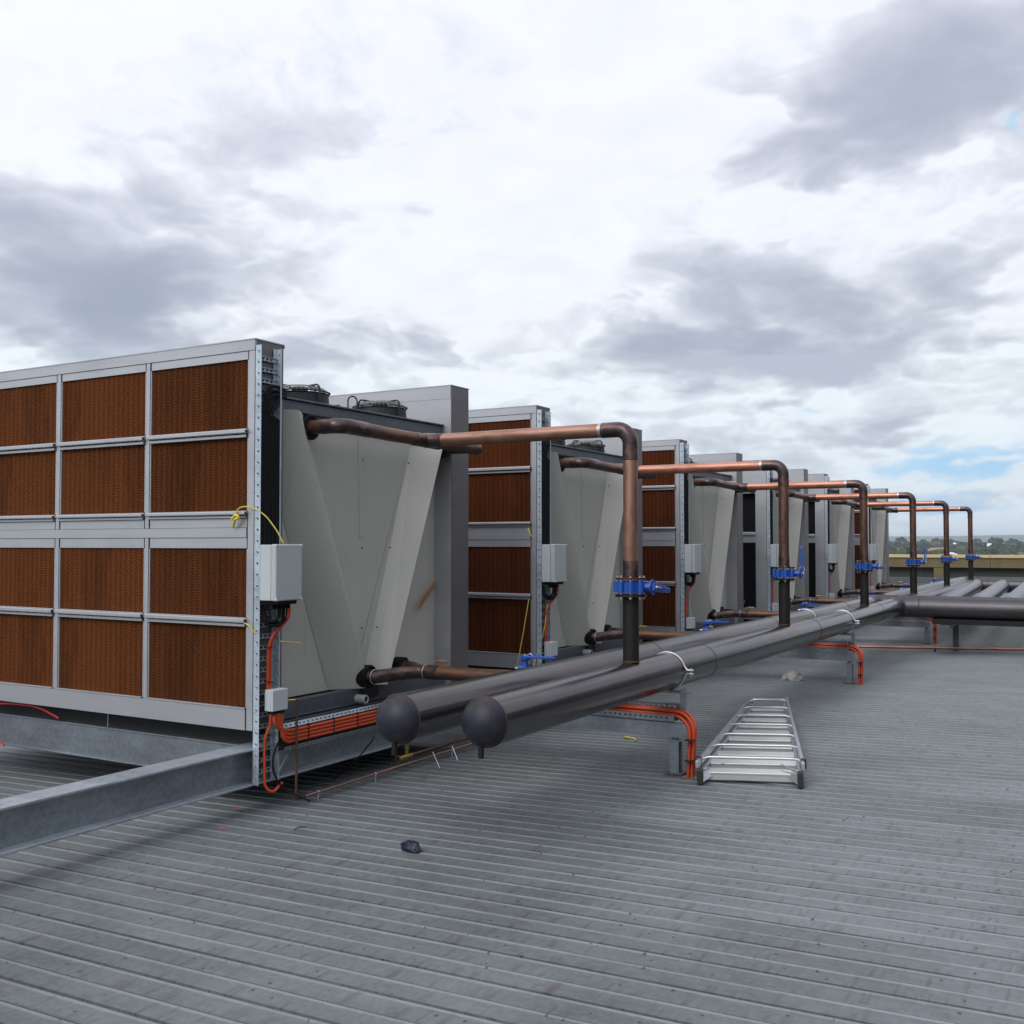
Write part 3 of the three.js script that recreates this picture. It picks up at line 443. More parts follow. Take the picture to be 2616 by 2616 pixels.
// ================================================================== STEEL FRAME UNDER THE UNITS
function ibeam(L, h, w, tf = 0.012, tw = 0.01) { return [bx(-w / 2, w / 2, h - tf, h, 0, L, 0.003), bx(-w / 2, w / 2, 0, tf, 0, L, 0.003), bx(-tw / 2, tw / 2, tf, h - tf, 0, L)]; }
{
  const b0 = Y(-1.615), H = 0.25;
  const mk = (x, lab) => {
    const b = thing('steel_beam', lab, 'beam', [x, b0, -24.2]);
    part('bottom_flange', [bx(-0.092, 0.092, 0, 0.016, 0, 30.4, 0.004)], M.zincBloomLit, b); part('top_flange', [bx(-0.092, 0.092, H - 0.016, H, 0, 30.4, 0.004)], M.zincBloomLit, b);
    part('web', [bx(-0.006, 0.006, 0.0165, H - 0.0165, 0, 30.4)], M.galv, b);
    for (let k = 0; k < 6; k++) part('support_foot', [bx(-0.06, 0.06, roofY(x) - 0.03 - b0, -0.002, 0.6 + k * 3.93, 0.74 + k * 3.93)], M.galvDark, b);
    return b;
  };
  const b1 = mk(-0.088, 'long galvanised steel beam under the right ends of all cooling units, running to lower left');
  part('gusset_plate', [poly([V(0.088, 0.222, 24.01), V(0.088, 0.058, 24.01), V(0.088, 0.052, 23.95), V(0.088, 0.150, 23.86), V(0.088, 0.206, 23.86)], 0.010)], M.galv, b1); part('stiffener', [bx(0.006, 0.085, 0.015, 0.235, 23.93, 23.94)], M.galv, b1);
  part('plate_edge_highlight', [cyl(V(0.089, 0.050, 23.95), V(0.089, 0.152, 23.858), 0.006, 8)], M.ladderZinc, b1);  // pale rod added as the highlight along the slanting gusset edge
  mk(-3.95, 'long galvanised steel beam under the left ends of the cooling units');
  for (let i = 0; i < 6; i++) for (const [dz, s] of [[-0.12, 'front'], [-2.5, 'rear']]) {
    const c = thing('cross_beam', `galvanised channel beam carrying the ${s} wall of the ${ORD[i]} cooling unit`, 'beam', [-3.87, Y(-1.625), -i * PITCH + dz], 'cross beams under the cooling units');
    part('web', share('cbw', () => [bx(0, 3.735, 0.012, 0.233, -0.006, 0)]), M.galv, c); part('top_flange', share('cbt', () => [bx(0, 3.735, 0.2335, 0.245, -0.07, 0.012, 0.003)]), M.galv, c); part('bottom_flange', share('cbb', () => [bx(0, 3.735, 0, 0.0115, -0.07, 0.022, 0.003)]), M.galv, c);
  }
  const rod = single('threaded_rod', [cyl(V(-1.52, Y(-1.375), -0.07), V(-1.52, Y(-1.25), -0.07), 0.006, 8)], M.galv, 'thin threaded rod in the dark gap under the nearest wall of pads', 'rod');
  single('red_cable', [pipe([V(-3.2, Y(-1.36), 0.0), V(-2.75, Y(-1.27), -0.03), V(-2.3, Y(-1.27), -0.04), V(-2.1, Y(-1.35), -0.08)], 0.008, 0.2, 8)], M.red, 'red cable looping in the dark gap under the nearest wall of pads', 'cable');
  single('red_cable', [pipe([V(-3.1, Y(-1.40), -0.02), V(-2.85, Y(-1.52), 0.0), V(-2.66, Y(-1.60), 0.0)], 0.008, 0.1, 8)], M.red, 'short red cable end hanging against the cross beam at the left edge', 'cable');
}

// ================================================================== CABLE LADDERS, BOXES AND CABLES ON EACH UNIT'S END
function perforated(w, h, t, pitch, r, x0) {   // plate w (x) by h (y) with a row of holes
  const s = new THREE.Shape([[0, 0], [w, 0], [w, h], [0, h]].map(p => new THREE.Vector2(...p)));
  for (let y = pitch * 0.6; y < h - pitch * 0.3; y += pitch) { const p = new THREE.Path(); p.absarc(x0, y, r, 0, Math.PI * 2, true); s.holes.push(p); }
  return norm(new THREE.ExtrudeGeometry(s, { depth: t, bevelEnabled: false, curveSegments: 5 }));
}
const lad0 = (() => {
  const l = thing('cable_ladder', 'perforated galvanised cable ladder standing up the end of the nearest cooling unit', 'cable ladder', [0.006, Y(-1.605), 0], 'cable ladders on the unit ends');
  const Hh = 2.945, f = perforated(0.052, Hh, 0.003, 0.0752, 0.0075, 0.028); f.translate(0, 0, -0.004);
  const b = f.clone(); b.translate(0, 0, -0.196);
  const dimple = []; for (let y = 0.0752 * 0.6; y < Hh - 0.03; y += 0.0752) { dimple.push(torus(V(0.028, y, -0.0005), V(0, 0, 1), 0.0098, 0.0022, 10, 5)); }
  const fr = part('side_rail', [boxUV(f), bx(0, 0.003, 0, Hh, -0.03, -0.0045)], M.ladderZinc, l); part('hole_rims', dimple, M.ladderZinc, fr).userData.kind = 'stuff';
  part('side_rail', [boxUV(b), bx(0, 0.003, 0, Hh, -0.196, -0.17), bx(0.05, 0.053, 0, Hh, -0.196, -0.186)], M.ladderZinc, l);
  const rg = [bx(0.006, 0.010, -0.014, 0.014, -0.195, -0.005), bx(0.010, 0.020, 0.012, 0.015, -0.195, -0.005), bx(0.010, 0.020, -0.015, -0.012, -0.195, -0.005)];
  const slot = [-0.06, -0.10, -0.14].map(z => bx(0.0101, 0.0106, -0.007, 0.007, z - 0.010, z + 0.010));
  const rgm = mergeGeometries(rg.map(norm)), sgm = mergeGeometries(slot.map(norm));
  for (let k = 0; k < 38; k++) { const m = part('rung', rgm, M.ladderZinc, l); m.position.y = 0.08 + k * 0.0752; part('slots', sgm, M.dark, m).userData.kind = 'stuff'; }
  return l;
})();
const box0 = (() => {
  const b = thing('control_box', 'light grey control box on the end of the nearest cooling unit', 'control box', [0.062, Y(-0.378), -0.12], 'control boxes on the unit ends');
  part('body', [bx(0, 0.098, 0, 0.372, -0.125, 0.125, 0.006)], M.box, b);
  part('lid', [bx(0.100, 0.148, -0.002, 0.376, -0.129, 0.129, 0.010)], M.boxLid, b);
  for (const [y, z] of [[0.008, -0.120], [0.008, 0.120], [0.366, -0.120], [0.366, 0.120]]) part('lid_screw', [cyl(V(0.140, y, z), V(0.153, y, z), 0.010, 12)], M.box, b);
  part('gland_plate', [bx(0.02, 0.13, -0.028, -0.001, -0.10, 0.10, 0.008)], M.black, b);
  for (const z of [-0.075, -0.035, 0.005, 0.045, 0.08]) part('cable_gland', [cyl(V(0.07, -0.058, z), V(0.07, -0.0285, z), 0.015, 8)], M.black, b);
  return b;
})();
const jb0 = (() => {
  const b = thing('junction_box', 'small white junction box low on the end of the nearest cooling unit', 'junction box', [0.062, Y(-1.118), -0.122], 'junction boxes on the unit ends');
  part('body', [bx(0, 0.055, 0, 0.142, -0.073, 0.073, 0.004)], M.box, b); part('lid', [bx(0.0565, 0.075, 0, 0.142, -0.074, 0.074, 0.005)], M.box, b);
  part('gland_plate', [bx(0.012, 0.062, -0.022, -0.001, -0.058, 0.058, 0.006)], M.black, b);
  return b;
})();
const bc0 = (() => {                      // black fan cables filling the ladder and arching over the wall to the deck
  const c = thing('fan_cable_bundle', 'bundle of black fan cables in the cable ladder of the nearest cooling unit', 'cables', [0, 0, 0], 'black cable bundles on the unit ends');
  for (let k = 0; k < 9; k++) { const z = -0.030 - k * 0.019; part('cable', [sweep([V(0.042 + (k % 2) * 0.008, Y(-0.02), z), V(0.040, Y(0.5), z), V(0.044, Y(0.93 - k * 0.01), z)], 0.011, 8)], M.black, c); }
  for (let k = 0; k < 3; k++) { const t = k * 0.03; part('cable', [pipe([V(0.045, Y(0.90), -0.05 - t * 0.6), V(0.055, Y(1.075 - t), -0.055 - t * 0.4), V(0.05, Y(1.075 - t), -0.20), V(0.0, Y(1.055 - t * 0.5), -0.31), V(-0.12, Y(1.05), -0.42)], 0.012, 0.10, 10)], M.black, c); }
  for (let k = 0; k < 2; k++) part('cable', [pipe([V(0.05, Y(0.86), -0.10), V(0.05, Y(0.98), -0.15 - k * 0.02), V(0.03, Y(1.04), -0.25), V(-0.08, Y(1.055), -0.34)], 0.013, 0.09, 10)], M.black, c);
  for (const [a, b, d] of [[-0.075, 0.03, 0.10], [-0.035, 0.05, 0.12], [0.005, 0.02, 0.09]]) part('cable', [pipe([V(0.13, Y(-0.43), -0.12 + a), V(0.13, Y(-0.43 - d), -0.11 + a), V(0.07, Y(-0.43 - d), -0.05 + b * 0.3), V(0.045, Y(-0.41), -0.04)], 0.012, 0.05, 8)], M.black, c);
  return c;
})();
const oc0 = (() => {                      // orange feed from the control box to the junction box
  const c = thing('orange_feed_cable', 'orange cable pair running down from the control box of the nearest cooling unit', 'cable', [0, 0, 0], 'orange feed cables on the unit ends');
  for (const d of [0, 0.020]) part('cable', [pipe([V(0.135, Y(-0.43), -0.195 - d * 0.5), V(0.135, Y(-0.50), -0.19 - d * 0.5), V(0.075, Y(-0.62), -0.105 - d * 0.3), V(0.058, Y(-0.70), -0.085 - d), V(0.058, Y(-0.98), -0.082 - d)], 0.0105, 0.07, 10)], M.orange, c);
  for (const y of [-0.70, -0.93]) part('cable_tie', [bx(0.044, 0.073, Y(y), Y(y + 0.006), -0.116, -0.068)], M.tie, c);
  return c;
})();
const near = i => ['second', 'third', 'fourth', 'fifth', 'sixth and farthest'][i - 1];
for (let i = 1; i < 6; i++) {
  const at = o => [o.position.x, o.position.y, o.position.z - i * PITCH];
  copy(lad0, at(lad0), `perforated cable ladder standing up the end of the ${near(i)} cooling unit`);
  copy(box0, at(box0), `light grey control box on the end of the ${near(i)} cooling unit`);
  copy(jb0, at(jb0), `small white junction box low on the end of the ${near(i)} cooling unit`);
  copy(bc0, at(bc0), `bundle of black fan cables in the cable ladder of the ${near(i)} cooling unit`);
  copy(oc0, at(oc0), `orange cable pair below the control box of the ${near(i)} cooling unit`);
}
// trays along the foot of the units, arms out to posts, orange cables dropping through the roof
const ARMS = [-2.21, -8.06, -14.02], TRAY0 = [-0.16, -2.45, -8.3];
ARMS.forEach((za, k) => {
  const w = ['nearest', 'middle', 'farthest'][k], z0 = TRAY0[k], L = z0 - za + 0.1;
  const t = thing('cable_tray', `perforated galvanised cable tray along the foot of the units before the ${w} post`, 'cable tray', [0.085, Y(-1.40), za - 0.1], 'cable trays on edge along the units');
  const rail = () => { const s = new THREE.Shape([[0, 0], [L, 0], [L, 0.034], [0, 0.034]].map(p => new THREE.Vector2(...p))); for (let x = 0.03; x < L - 0.02; x += 0.045) { const p = new THREE.Path(); p.absellipse(x, 0.017, 0.011, 0.006, 0, Math.PI * 2, true); s.holes.push(p); } const g = norm(new THREE.ExtrudeGeometry(s, { depth: 0.003, bevelEnabled: false, curveSegments: 4 })); g.rotateY(-Math.PI / 2); return g; };
  const lo = rail(), hi = rail(); lo.rotateZ(-0.45); lo.translate(0.048, 0.0, 0); hi.rotateZ(0.55); hi.translate(0.032, 0.150, 0);
  part('side_rail', [boxUV(lo)], M.galv, t); part('side_rail', [boxUV(hi)], M.galv, t); part('back_plate', [bx(0, 0.004, 0.0, 0.165, 0, L)], M.dark, t);
  const f = thing('tray_arm', `galvanised steel arm on a post carrying orange cables, ${w} of the three`, 'support frame', [0, 0, za], 'arms on posts that carry cables');
  part('purlin', [bx(0.03, 2.19, Y(-1.445), Y(-1.340), -0.006, 0.0, 0.001), bx(0.03, 2.19, Y(-1.346), Y(-1.340), -0.05, -0.0062), bx(0.03, 2.19, Y(-1.445), Y(-1.439), -0.05, -0.0062)], M.galv, f);
  part('post', [bx(2.085, 2.155, roofY(2.1), Y(-1.475), -0.075, -0.071), bx(2.085, 2.155, roofY(2.1), Y(-1.475), -0.005, -0.001), bx(2.117, 2.123, roofY(2.1), Y(-1.475), -0.0705, -0.0055)], M.galv, f);
  part('post_plate', [bx(2.07, 2.17, Y(-1.4745), Y(-1.466), -0.09, 0.01, 0.002)], M.galv, f); part('post_stub', [bx(2.10, 2.14, Y(-1.4655), Y(-1.446), -0.045, -0.01)], M.galvDark, f);
  part('base_plate', [bx(2.05, 2.19, roofY(2.1) + 0.012, roofY(2.1) + 0.02, -0.11, 0.03)], M.galvDark, f);
  const tr = (() => { const L2 = 2.02, s = new THREE.Shape([[0, 0], [L2, 0], [L2, 0.04], [0, 0.04]].map(p => new THREE.Vector2(...p))); for (let x = 0.03; x < L2 - 0.02; x += 0.042) { const p = new THREE.Path(); p.absellipse(x, 0.02, 0.011, 0.008, 0, Math.PI * 2, true); s.holes.push(p); } return norm(new THREE.ExtrudeGeometry(s, { depth: 0.003, bevelEnabled: false, curveSegments: 4 })); })();
  const t1 = tr.clone(), t2 = tr.clone(); t1.translate(0.1, Y(-1.325), 0.0); t2.translate(0.1, Y(-1.262), -0.17);
  part('tray_rail', [boxUV(t1), bx(0.1, 2.12, Y(-1.330), Y(-1.3255), -0.17, 0.012)], M.galv, f); part('tray_rail', [boxUV(t2), bx(0.1, 2.14, Y(-1.222), Y(-1.216), -0.172, -0.150), bx(0.1, 2.12, Y(-1.3255), Y(-1.262), -0.172, -0.168)], M.galv, f);
  part('strut', [bx(2.125, 2.165, Y(-1.34), Y(-1.10), -0.155, -0.150), bx(2.125, 2.165, Y(-1.34), Y(-1.10), -0.120, -0.116), bx(2.162, 2.166, Y(-1.34), Y(-1.10), -0.1495, -0.1205)], M.galv, f);
  part('cross_strut', [bx(1.35, 2.20, Y(-1.135), Y(-1.115), -0.155, -0.115, 0.003)], M.galv, f);
  // cables
  const c = thing('orange_cable_run', `orange power cables on the ${w} arm, curving down into the roof beside its post`, 'cables', [0, 0, 0], 'orange power cable runs');
  for (let q = 0; q < 4; q++) {
    const yy = Y(-1.272 - q * 0.0245), zz = -0.03 - q * 0.033, off = q * 0.019, p = [];
    if (k === 0) p.push(V(0.115, Y(-1.15), -0.085 - q * 0.026), V(0.115, Y(-1.21), -0.09 - q * 0.022), V(0.118, yy, -0.17 - (3 - q) * 0.012));
    else p.push(V(0.118, yy, z0 - 0.05));
    p.push(V(0.118, yy, za + 0.02 + zz * 0.5), V(0.30, Y(-1.285 + (q % 2) * 0.024), za + zz), V(1.95 + off, Y(-1.285 + (q % 2) * 0.024), za + zz), V(2.245 + (q % 2) * 0.024, Y(-1.285 + (q % 2) * 0.02), za + zz * 0.6), V(2.245 + (q % 2) * 0.024, roofY(2.25) - 0.02, za + 0.06 + zz * 0.4));
    part('cable', [pipe(p, 0.0122, 0.2, 10)], M.orange, c);
  }
  for (let q = 0; q < 6 && k === 0; q++) part('cable_tie', [bx(0.104, 0.133, Y(-1.375), Y(-1.245), -0.42 - q * 0.27, -0.414 - q * 0.27)], M.tie, c);
  for (const y of [-1.45, -1.60]) part('cable_tie', [bx(2.228, 2.284, Y(y), Y(y + 0.006), za - 0.02, za + 0.075)], M.tie, c);
});
single('orange_drop_cable', [pipe([V(0.10, Y(-1.14), -0.07), V(0.09, Y(-1.22), -0.075), V(0.062, Y(-1.30), -0.05), V(0.062, Y(-1.62), -0.055), V(0.09, Y(-1.67), -0.10), V(0.085, Y(-1.62), -0.20)], 0.010, 0.05, 10)], M.orange, 'orange cable hooked under the beam beside the foot of the nearest cable ladder', 'cable');
single('black_drop_cable', [pipe([V(0.09, Y(-1.28), -0.22), V(0.085, Y(-1.38), -0.12), V(0.085, Y(-1.52), -0.10), V(0.10, Y(-1.66), -0.19), V(0.25, Y(-1.745), -0.30)], 0.007, 0.08, 8)], M.black, 'thin black cable bowed across the beam beside the nearest cable ladder foot', 'cable');
single('thin_black_cable', [pipe([V(1.25, Y(-1.12), 0.30), V(0.6, Y(-1.336), -0.53), V(0.1, Y(-1.62), -0.95), V(-0.17, roofY(-0.17) + 0.01, -1.04)], 0.005, 0.3, 6)], M.black, 'thin black cable slanting down to the roof behind the rear header end', 'cable');

// ================================================================== HEADERS AND BRANCHES
const HY = Y(-0.972), HR = 0.1375, FX = 2.012, RX = 1.55;
const capGeo = (z, x) => { const g = norm(new THREE.SphereGeometry(HR, 32, 14, 0, Math.PI * 2, 0, Math.PI / 2)); g.rotateX(Math.PI / 2); g.scale(1, 1, 0.86); g.translate(x, HY, z); return g; };
const riserZ = i => -1.668 - i * PITCH;
function header(name, label, x, zs, ze, rx, m, elbow) {
  const h = thing(name, label, 'pipe', [0, 0, 0]);
  part('pipe_body', [sweep([V(x, HY, zs), V(x, HY, (zs + ze) / 2), V(x, HY, ze)], HR, 32, false)], m, h);
  if (elbow) {                            // elbow at the far end, then a cross pipe to the right
    const p = rounded([V(x, HY, ze), V(x, HY, elbow), V(x + 0.62, HY, elbow)], 0.34, 10), n = p.length;
    part('elbow', [sweep(p, i => mix(HR, rx, Math.min(1, i / 3)), 28, false)], M.steelCross, h);
    part('cross_pipe', [sweep([V(x + 0.62, HY, elbow), V(x + 6, HY, elbow), V(x + 8.7, HY, elbow)], rx, 32)], M.steelCross, h);
    part('weld_ring', [torus(V(x, HY, ze), V(0, 0, 1), HR, 0.004)], M.weld, h); part('weld_ring', [torus(V(x + 0.36, HY, elbow), V(1, 0, 0), rx, 0.006)], M.weld, h);
  }
  return h;
}
const F1 = header('front_header_pipe', 'front dark steel header pipe with domed end, elbowing right into a thick cross pipe', FX, 0.30, -11.42, 0.158, M.steel, -11.80);
const R1 = header('rear_header_pipe', 'rear dark steel header pipe with domed end, between the units and the front header', RX, 0.46, -12.05, 0.15, M.steel, -12.46);
for (const [h, x, z] of [[F1, FX, 0.30], [R1, RX, 0.46]]) {
  part('end_cap', [capGeo(z, x)], M.cap, h); part('weld_ring', [torus(V(x, HY, z), V(0, 0, 1), HR, 0.0045)], M.weld, h);
  part('drain_stub', [cyl(V(x, HY - 0.19, z + 0.045), V(x, HY - 0.12, z + 0.045), 0.016, 14)], M.riser, h);
}
for (const [h, x] of [[F1, FX], [R1, RX]]) for (const z of [-3.1, -6.6, -10.2]) part('weld_ring', [torus(V(x, HY, z), V(0, 0, 1), HR - 0.0005, 0.0035)], M.weld, h);
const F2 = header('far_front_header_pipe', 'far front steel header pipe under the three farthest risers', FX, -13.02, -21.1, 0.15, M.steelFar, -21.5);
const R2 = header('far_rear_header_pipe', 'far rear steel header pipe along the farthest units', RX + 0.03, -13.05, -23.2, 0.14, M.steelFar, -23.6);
for (let i = 0; i < 6; i++) {             // steel risers welded on the front headers
  const h = i < 3 ? F1 : F2, z = riserZ(i);
  const r = part('riser', [cyl(V(FX, HY + HR - 0.02, z), V(FX, Y(-0.375), z), 0.0572, 28)], M.riser, h);
  part('weld_ring', [torus(V(FX, HY + HR + 0.002, z), V(0, 1, 0), 0.060, 0.006)], M.weld, r);
  part('flange', [cyl(V(FX, Y(-0.3745), z), V(FX, Y(-0.358), z), 0.110, 32)], M.riser, r);
}
[[2.56, 2.13, 1], [3.06, 2.68, 2], [3.52, 3.22, 3]].forEach(([xa, xb, k]) => {
  const h = thing('link_pipe', `steel link pipe between the two far cross pipes, ${['left', 'middle', 'right'][k - 1]} of the three`, 'pipe', [0, 0, 0], 'link pipes between cross pipes');
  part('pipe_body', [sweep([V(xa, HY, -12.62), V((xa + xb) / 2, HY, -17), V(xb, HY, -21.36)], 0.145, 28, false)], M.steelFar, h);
  for (const t of [0.02, 0.96]) part('weld_ring', [torus(V(mix(xa, xb, t), HY, mix(-12.62, -21.36, t)), V(xb - xa, 0, -8.74).normalize(), 0.145, 0.004)], M.weld, h);
});
{ // support for the cross pipes
  const s = thing('pipe_stand', 'steel channel and post carrying the near cross pipe at right', 'support');
  part('channel', [bx(2.55, 10.5, HY - 0.235, HY - 0.160, -11.92, -11.68, 0.005)], M.riser, s);
  part('post', [bx(2.69, 2.77, roofY(2.73), HY - 0.236, -12.95, -12.945), bx(2.69, 2.77, roofY(2.73), HY - 0.236, -12.875, -12.87), bx(2.726, 2.734, roofY(2.73), HY - 0.236, -12.9445, -12.8755)], M.galvDark, s);
  part('arm', [bx(2.66, 2.80, HY - 0.30, HY - 0.2365, -13.0, -11.7, 0.004)], M.galvDark, s);
  part('post', [bx(6.6, 6.68, roofY(6.6), HY - 0.236, -11.85, -11.75)], M.galvDark, s);
}
// clamps
function clamp(x, z, label) {
  const c = thing('pipe_clamp', label, 'clamp', [x, HY, z], 'pipe clamps on the headers');
  part('upper_band', share('cub', () => { const p = []; for (let k = 0; k <= 20; k++) { const a = Math.PI * k / 20; p.push(V(Math.cos(a) * (HR + 0.004), Math.sin(a) * (HR + 0.004), 0)); } return [sweep([V(HR + 0.07, 0.014, 0), V(HR + 0.02, 0.014, 0), ...p.slice(2, -2), V(-HR - 0.02, 0.014, 0), V(-HR - 0.06, 0.014, 0)], 0.008, 6)]; }), M.bolt, c);
  part('lower_band', share('clb', () => { const p = []; for (let k = 0; k <= 20; k++) { const a = -Math.PI * k / 20; p.push(V(Math.cos(a) * (HR + 0.004), Math.sin(a) * (HR + 0.004), 0)); } return [sweep([V(HR + 0.07, -0.014, 0), V(HR + 0.02, -0.014, 0), ...p.slice(2, -2), V(-HR - 0.02, -0.014, 0), V(-HR - 0.06, -0.014, 0)], 0.008, 6)]; }), M.bolt, c);
  part('bolt', share('cbo', () => [cyl(V(HR + 0.05, -0.03, 0), V(HR + 0.05, 0.03, 0), 0.006, 8)]), M.bolt, c);
}
clamp(FX, -2.36, 'bright metal clamp round the front header near the ladder');
clamp(FX, -8.2, 'bright metal clamp round the front header behind the second riser');
clamp(RX, -8.2, 'bright metal clamp round the rear header behind the second riser');

// ================================================================== COPPER PIPES AND VALVES
const CR = 0.052, CY = Y(0.821);
function upperCopper(i) {
  const dull = i === 0, run = dull ? M.copper : M.copperRed, rise = i < 1 ? M.copper : M.copperDull, z = riserZ(0), xm = 0.235;
  const t = thing('copper_riser_pipe', `${dull ? 'brown' : 'salmon'} copper pipe from the ${ORD[i]} unit bridging over to the front header`, 'pipe', [0, 0, -i * PITCH], 'copper pipes bridging to the front header');
  part('wall_collar', share('wc1', () => [cyl(V(-0.14, Y(0.845), -0.622), V(-0.045, Y(0.845), -0.622), 0.088, 28), torus(V(-0.045, Y(0.845), -0.622), V(1, 0, 0), 0.082, 0.010)]), M.black, t);
  part('wall_collar', share('wc2', () => [cyl(V(-0.10, Y(0.825), -2.315), V(0.0, Y(0.825), -2.315), 0.080, 28)]), M.black, t);
  part('manifold', share('cm', () => [pipe([V(-0.05, Y(0.845), -0.622), V(xm, Y(0.845), -0.622), V(xm, Y(0.832), -1.2), V(xm, CY, -2.42)], CR, 0.13, 24)]), M.copperDull, t);
  part('elbow', share('ce1', () => [sweep(rounded([V(0.06, Y(0.845), -0.622), V(xm, Y(0.845), -0.622), V(xm, Y(0.839), -0.92)], 0.13, 10), CR + 0.003, 24)]), M.copperBurnt, t);
  part('branch', share('cb2', () => [sweep([V(-0.05, Y(0.825), -2.315), V(xm, Y(0.822), -2.315)], CR, 20, false)]), M.copperBurnt, t);
  part('tee', share('ct', () => [sweep([V(xm, CY + 0.007, -1.50), V(xm, CY, -1.85)], CR + 0.004, 24), sweep([V(xm, CY, z), V(xm + 0.17, CY, z)], CR + 0.004, 24, false)]), M.copperBurnt, t);
  part('end_cap', share('cec', () => [sweep([V(xm, CY, -2.36), V(xm, CY, -2.44), V(xm, CY, -2.452)], k => [CR + 0.003, CR + 0.003, CR - 0.012][k], 24)]), M.copperBurnt, t);
  part('horizontal_run', share('ch', () => [sweep([V(xm + 0.10, CY, z), V(1.1, CY, z), V(1.86, CY, z)], CR, 28, false)]), run, t);
  part('elbow', share('ce2', () => [sweep(rounded([V(1.80, CY, z), V(FX, CY, z), V(FX, CY - 0.22, z)], 0.15, 12), CR + 0.004, 28, false), torus(V(1.80, CY, z), V(1, 0, 0), CR, 0.005), torus(V(FX, CY - 0.22, z), V(0, 1, 0), CR, 0.005)]), M.copperBurnt, t);
  part('vertical_run', share('cv', () => [sweep([V(FX, CY - 0.20, z), V(FX, Y(0.2), z), V(FX, Y(-0.24), z)], CR, 28, false)]), rise, t);
  part('joint_ring', share('cj', () => [sweep([V(1.77, CY, z), V(1.797, CY, z)], CR + 0.0012, 28, false)]), M.solder, t);
  part('coupling', share('cc', () => [sweep([V(FX, Y(-0.12), z), V(FX, Y(-0.252), z)], CR + 0.004, 28, false)]), M.copperBurnt, t);
  part('flange', share('cf', () => [cyl(V(FX, Y(-0.2515), z), V(FX, Y(-0.238), z), 0.108, 32), cyl(V(FX, Y(-0.238), z), V(FX, Y(-0.228), z), 0.064, 28)]), M.gasket, t);
  return t;
}
function lowerCopper(i) {
  const t = thing('lower_copper_pipe', `brown copper pipe low on the ${ORD[i]} unit leading to the rear header`, 'pipe', [0, 0, -i * PITCH], 'low copper pipes to the rear header');
  const y = Y(-1.000), zc = -1.56;
  part('wall_collar', share('lc1', () => [cyl(V(-0.08, Y(-1.016), -1.21), V(0.04, Y(-1.016), -1.21), 0.088, 28), torus(V(0.04, Y(-1.016), -1.21), V(1, 0, 0), 0.080, 0.010)]), M.black, t);
  part('wall_collar', share('lc2', () => [cyl(V(-0.08, Y(-0.992), -1.715), V(0.0, Y(-0.992), -1.715), 0.075, 24)]), M.black, t);
  part('branch', share('lb1', () => [pipe([V(-0.05, Y(-1.016), -1.21), V(0.09, Y(-1.016), -1.215), V(0.24, y, zc), V(0.42, y, zc)], 0.052, 0.10, 22)]), M.copperBurnt, t);
  part('branch', share('lb2', () => [pipe([V(-0.05, Y(-0.992), -1.715), V(0.10, Y(-0.992), -1.71), V(0.24, y + 0.004, zc - 0.02), V(0.34, y, zc)], 0.046, 0.08, 20)]), M.copperBurnt, t);
  part('tee', share('lt', () => [sweep([V(0.30, y, zc), V(0.44, y, zc)], 0.057, 24)]), M.copperBurnt, t);
  for (const [a, b] of [[0.06, 0], [0.305, 1]]) part('joint_ring', share('lj' + b, () => [torus(b ? V(0.32, y, zc) : V(0.085, Y(-1.016), -1.214), V(1, 0, 0), 0.055, 0.0045)]), M.solder, t);
  part('horizontal_run', share('lh', () => [sweep([V(0.43, y, zc), V(0.9, y + 0.005, zc), V(RX - 0.1, HY - 0.01, zc)], 0.052, 26, false)]), M.copperDull, t);
  const hb = part('bleed_cock', share('lbc', () => [cyl(V(0.44, y + 0.045, zc - 0.01), V(0.44, y + 0.085, zc - 0.01), 0.008, 8), cyl(V(0.40, y + 0.085, zc - 0.01), V(0.52, y + 0.085, zc - 0.01), 0.009, 10)]), M.brass, t);
  part('handle', share('lbh', () => [bx(0.43, 0.50, y + 0.096, y + 0.101, zc - 0.016, zc - 0.004, 0.002)]), M.bolt, hb);
}
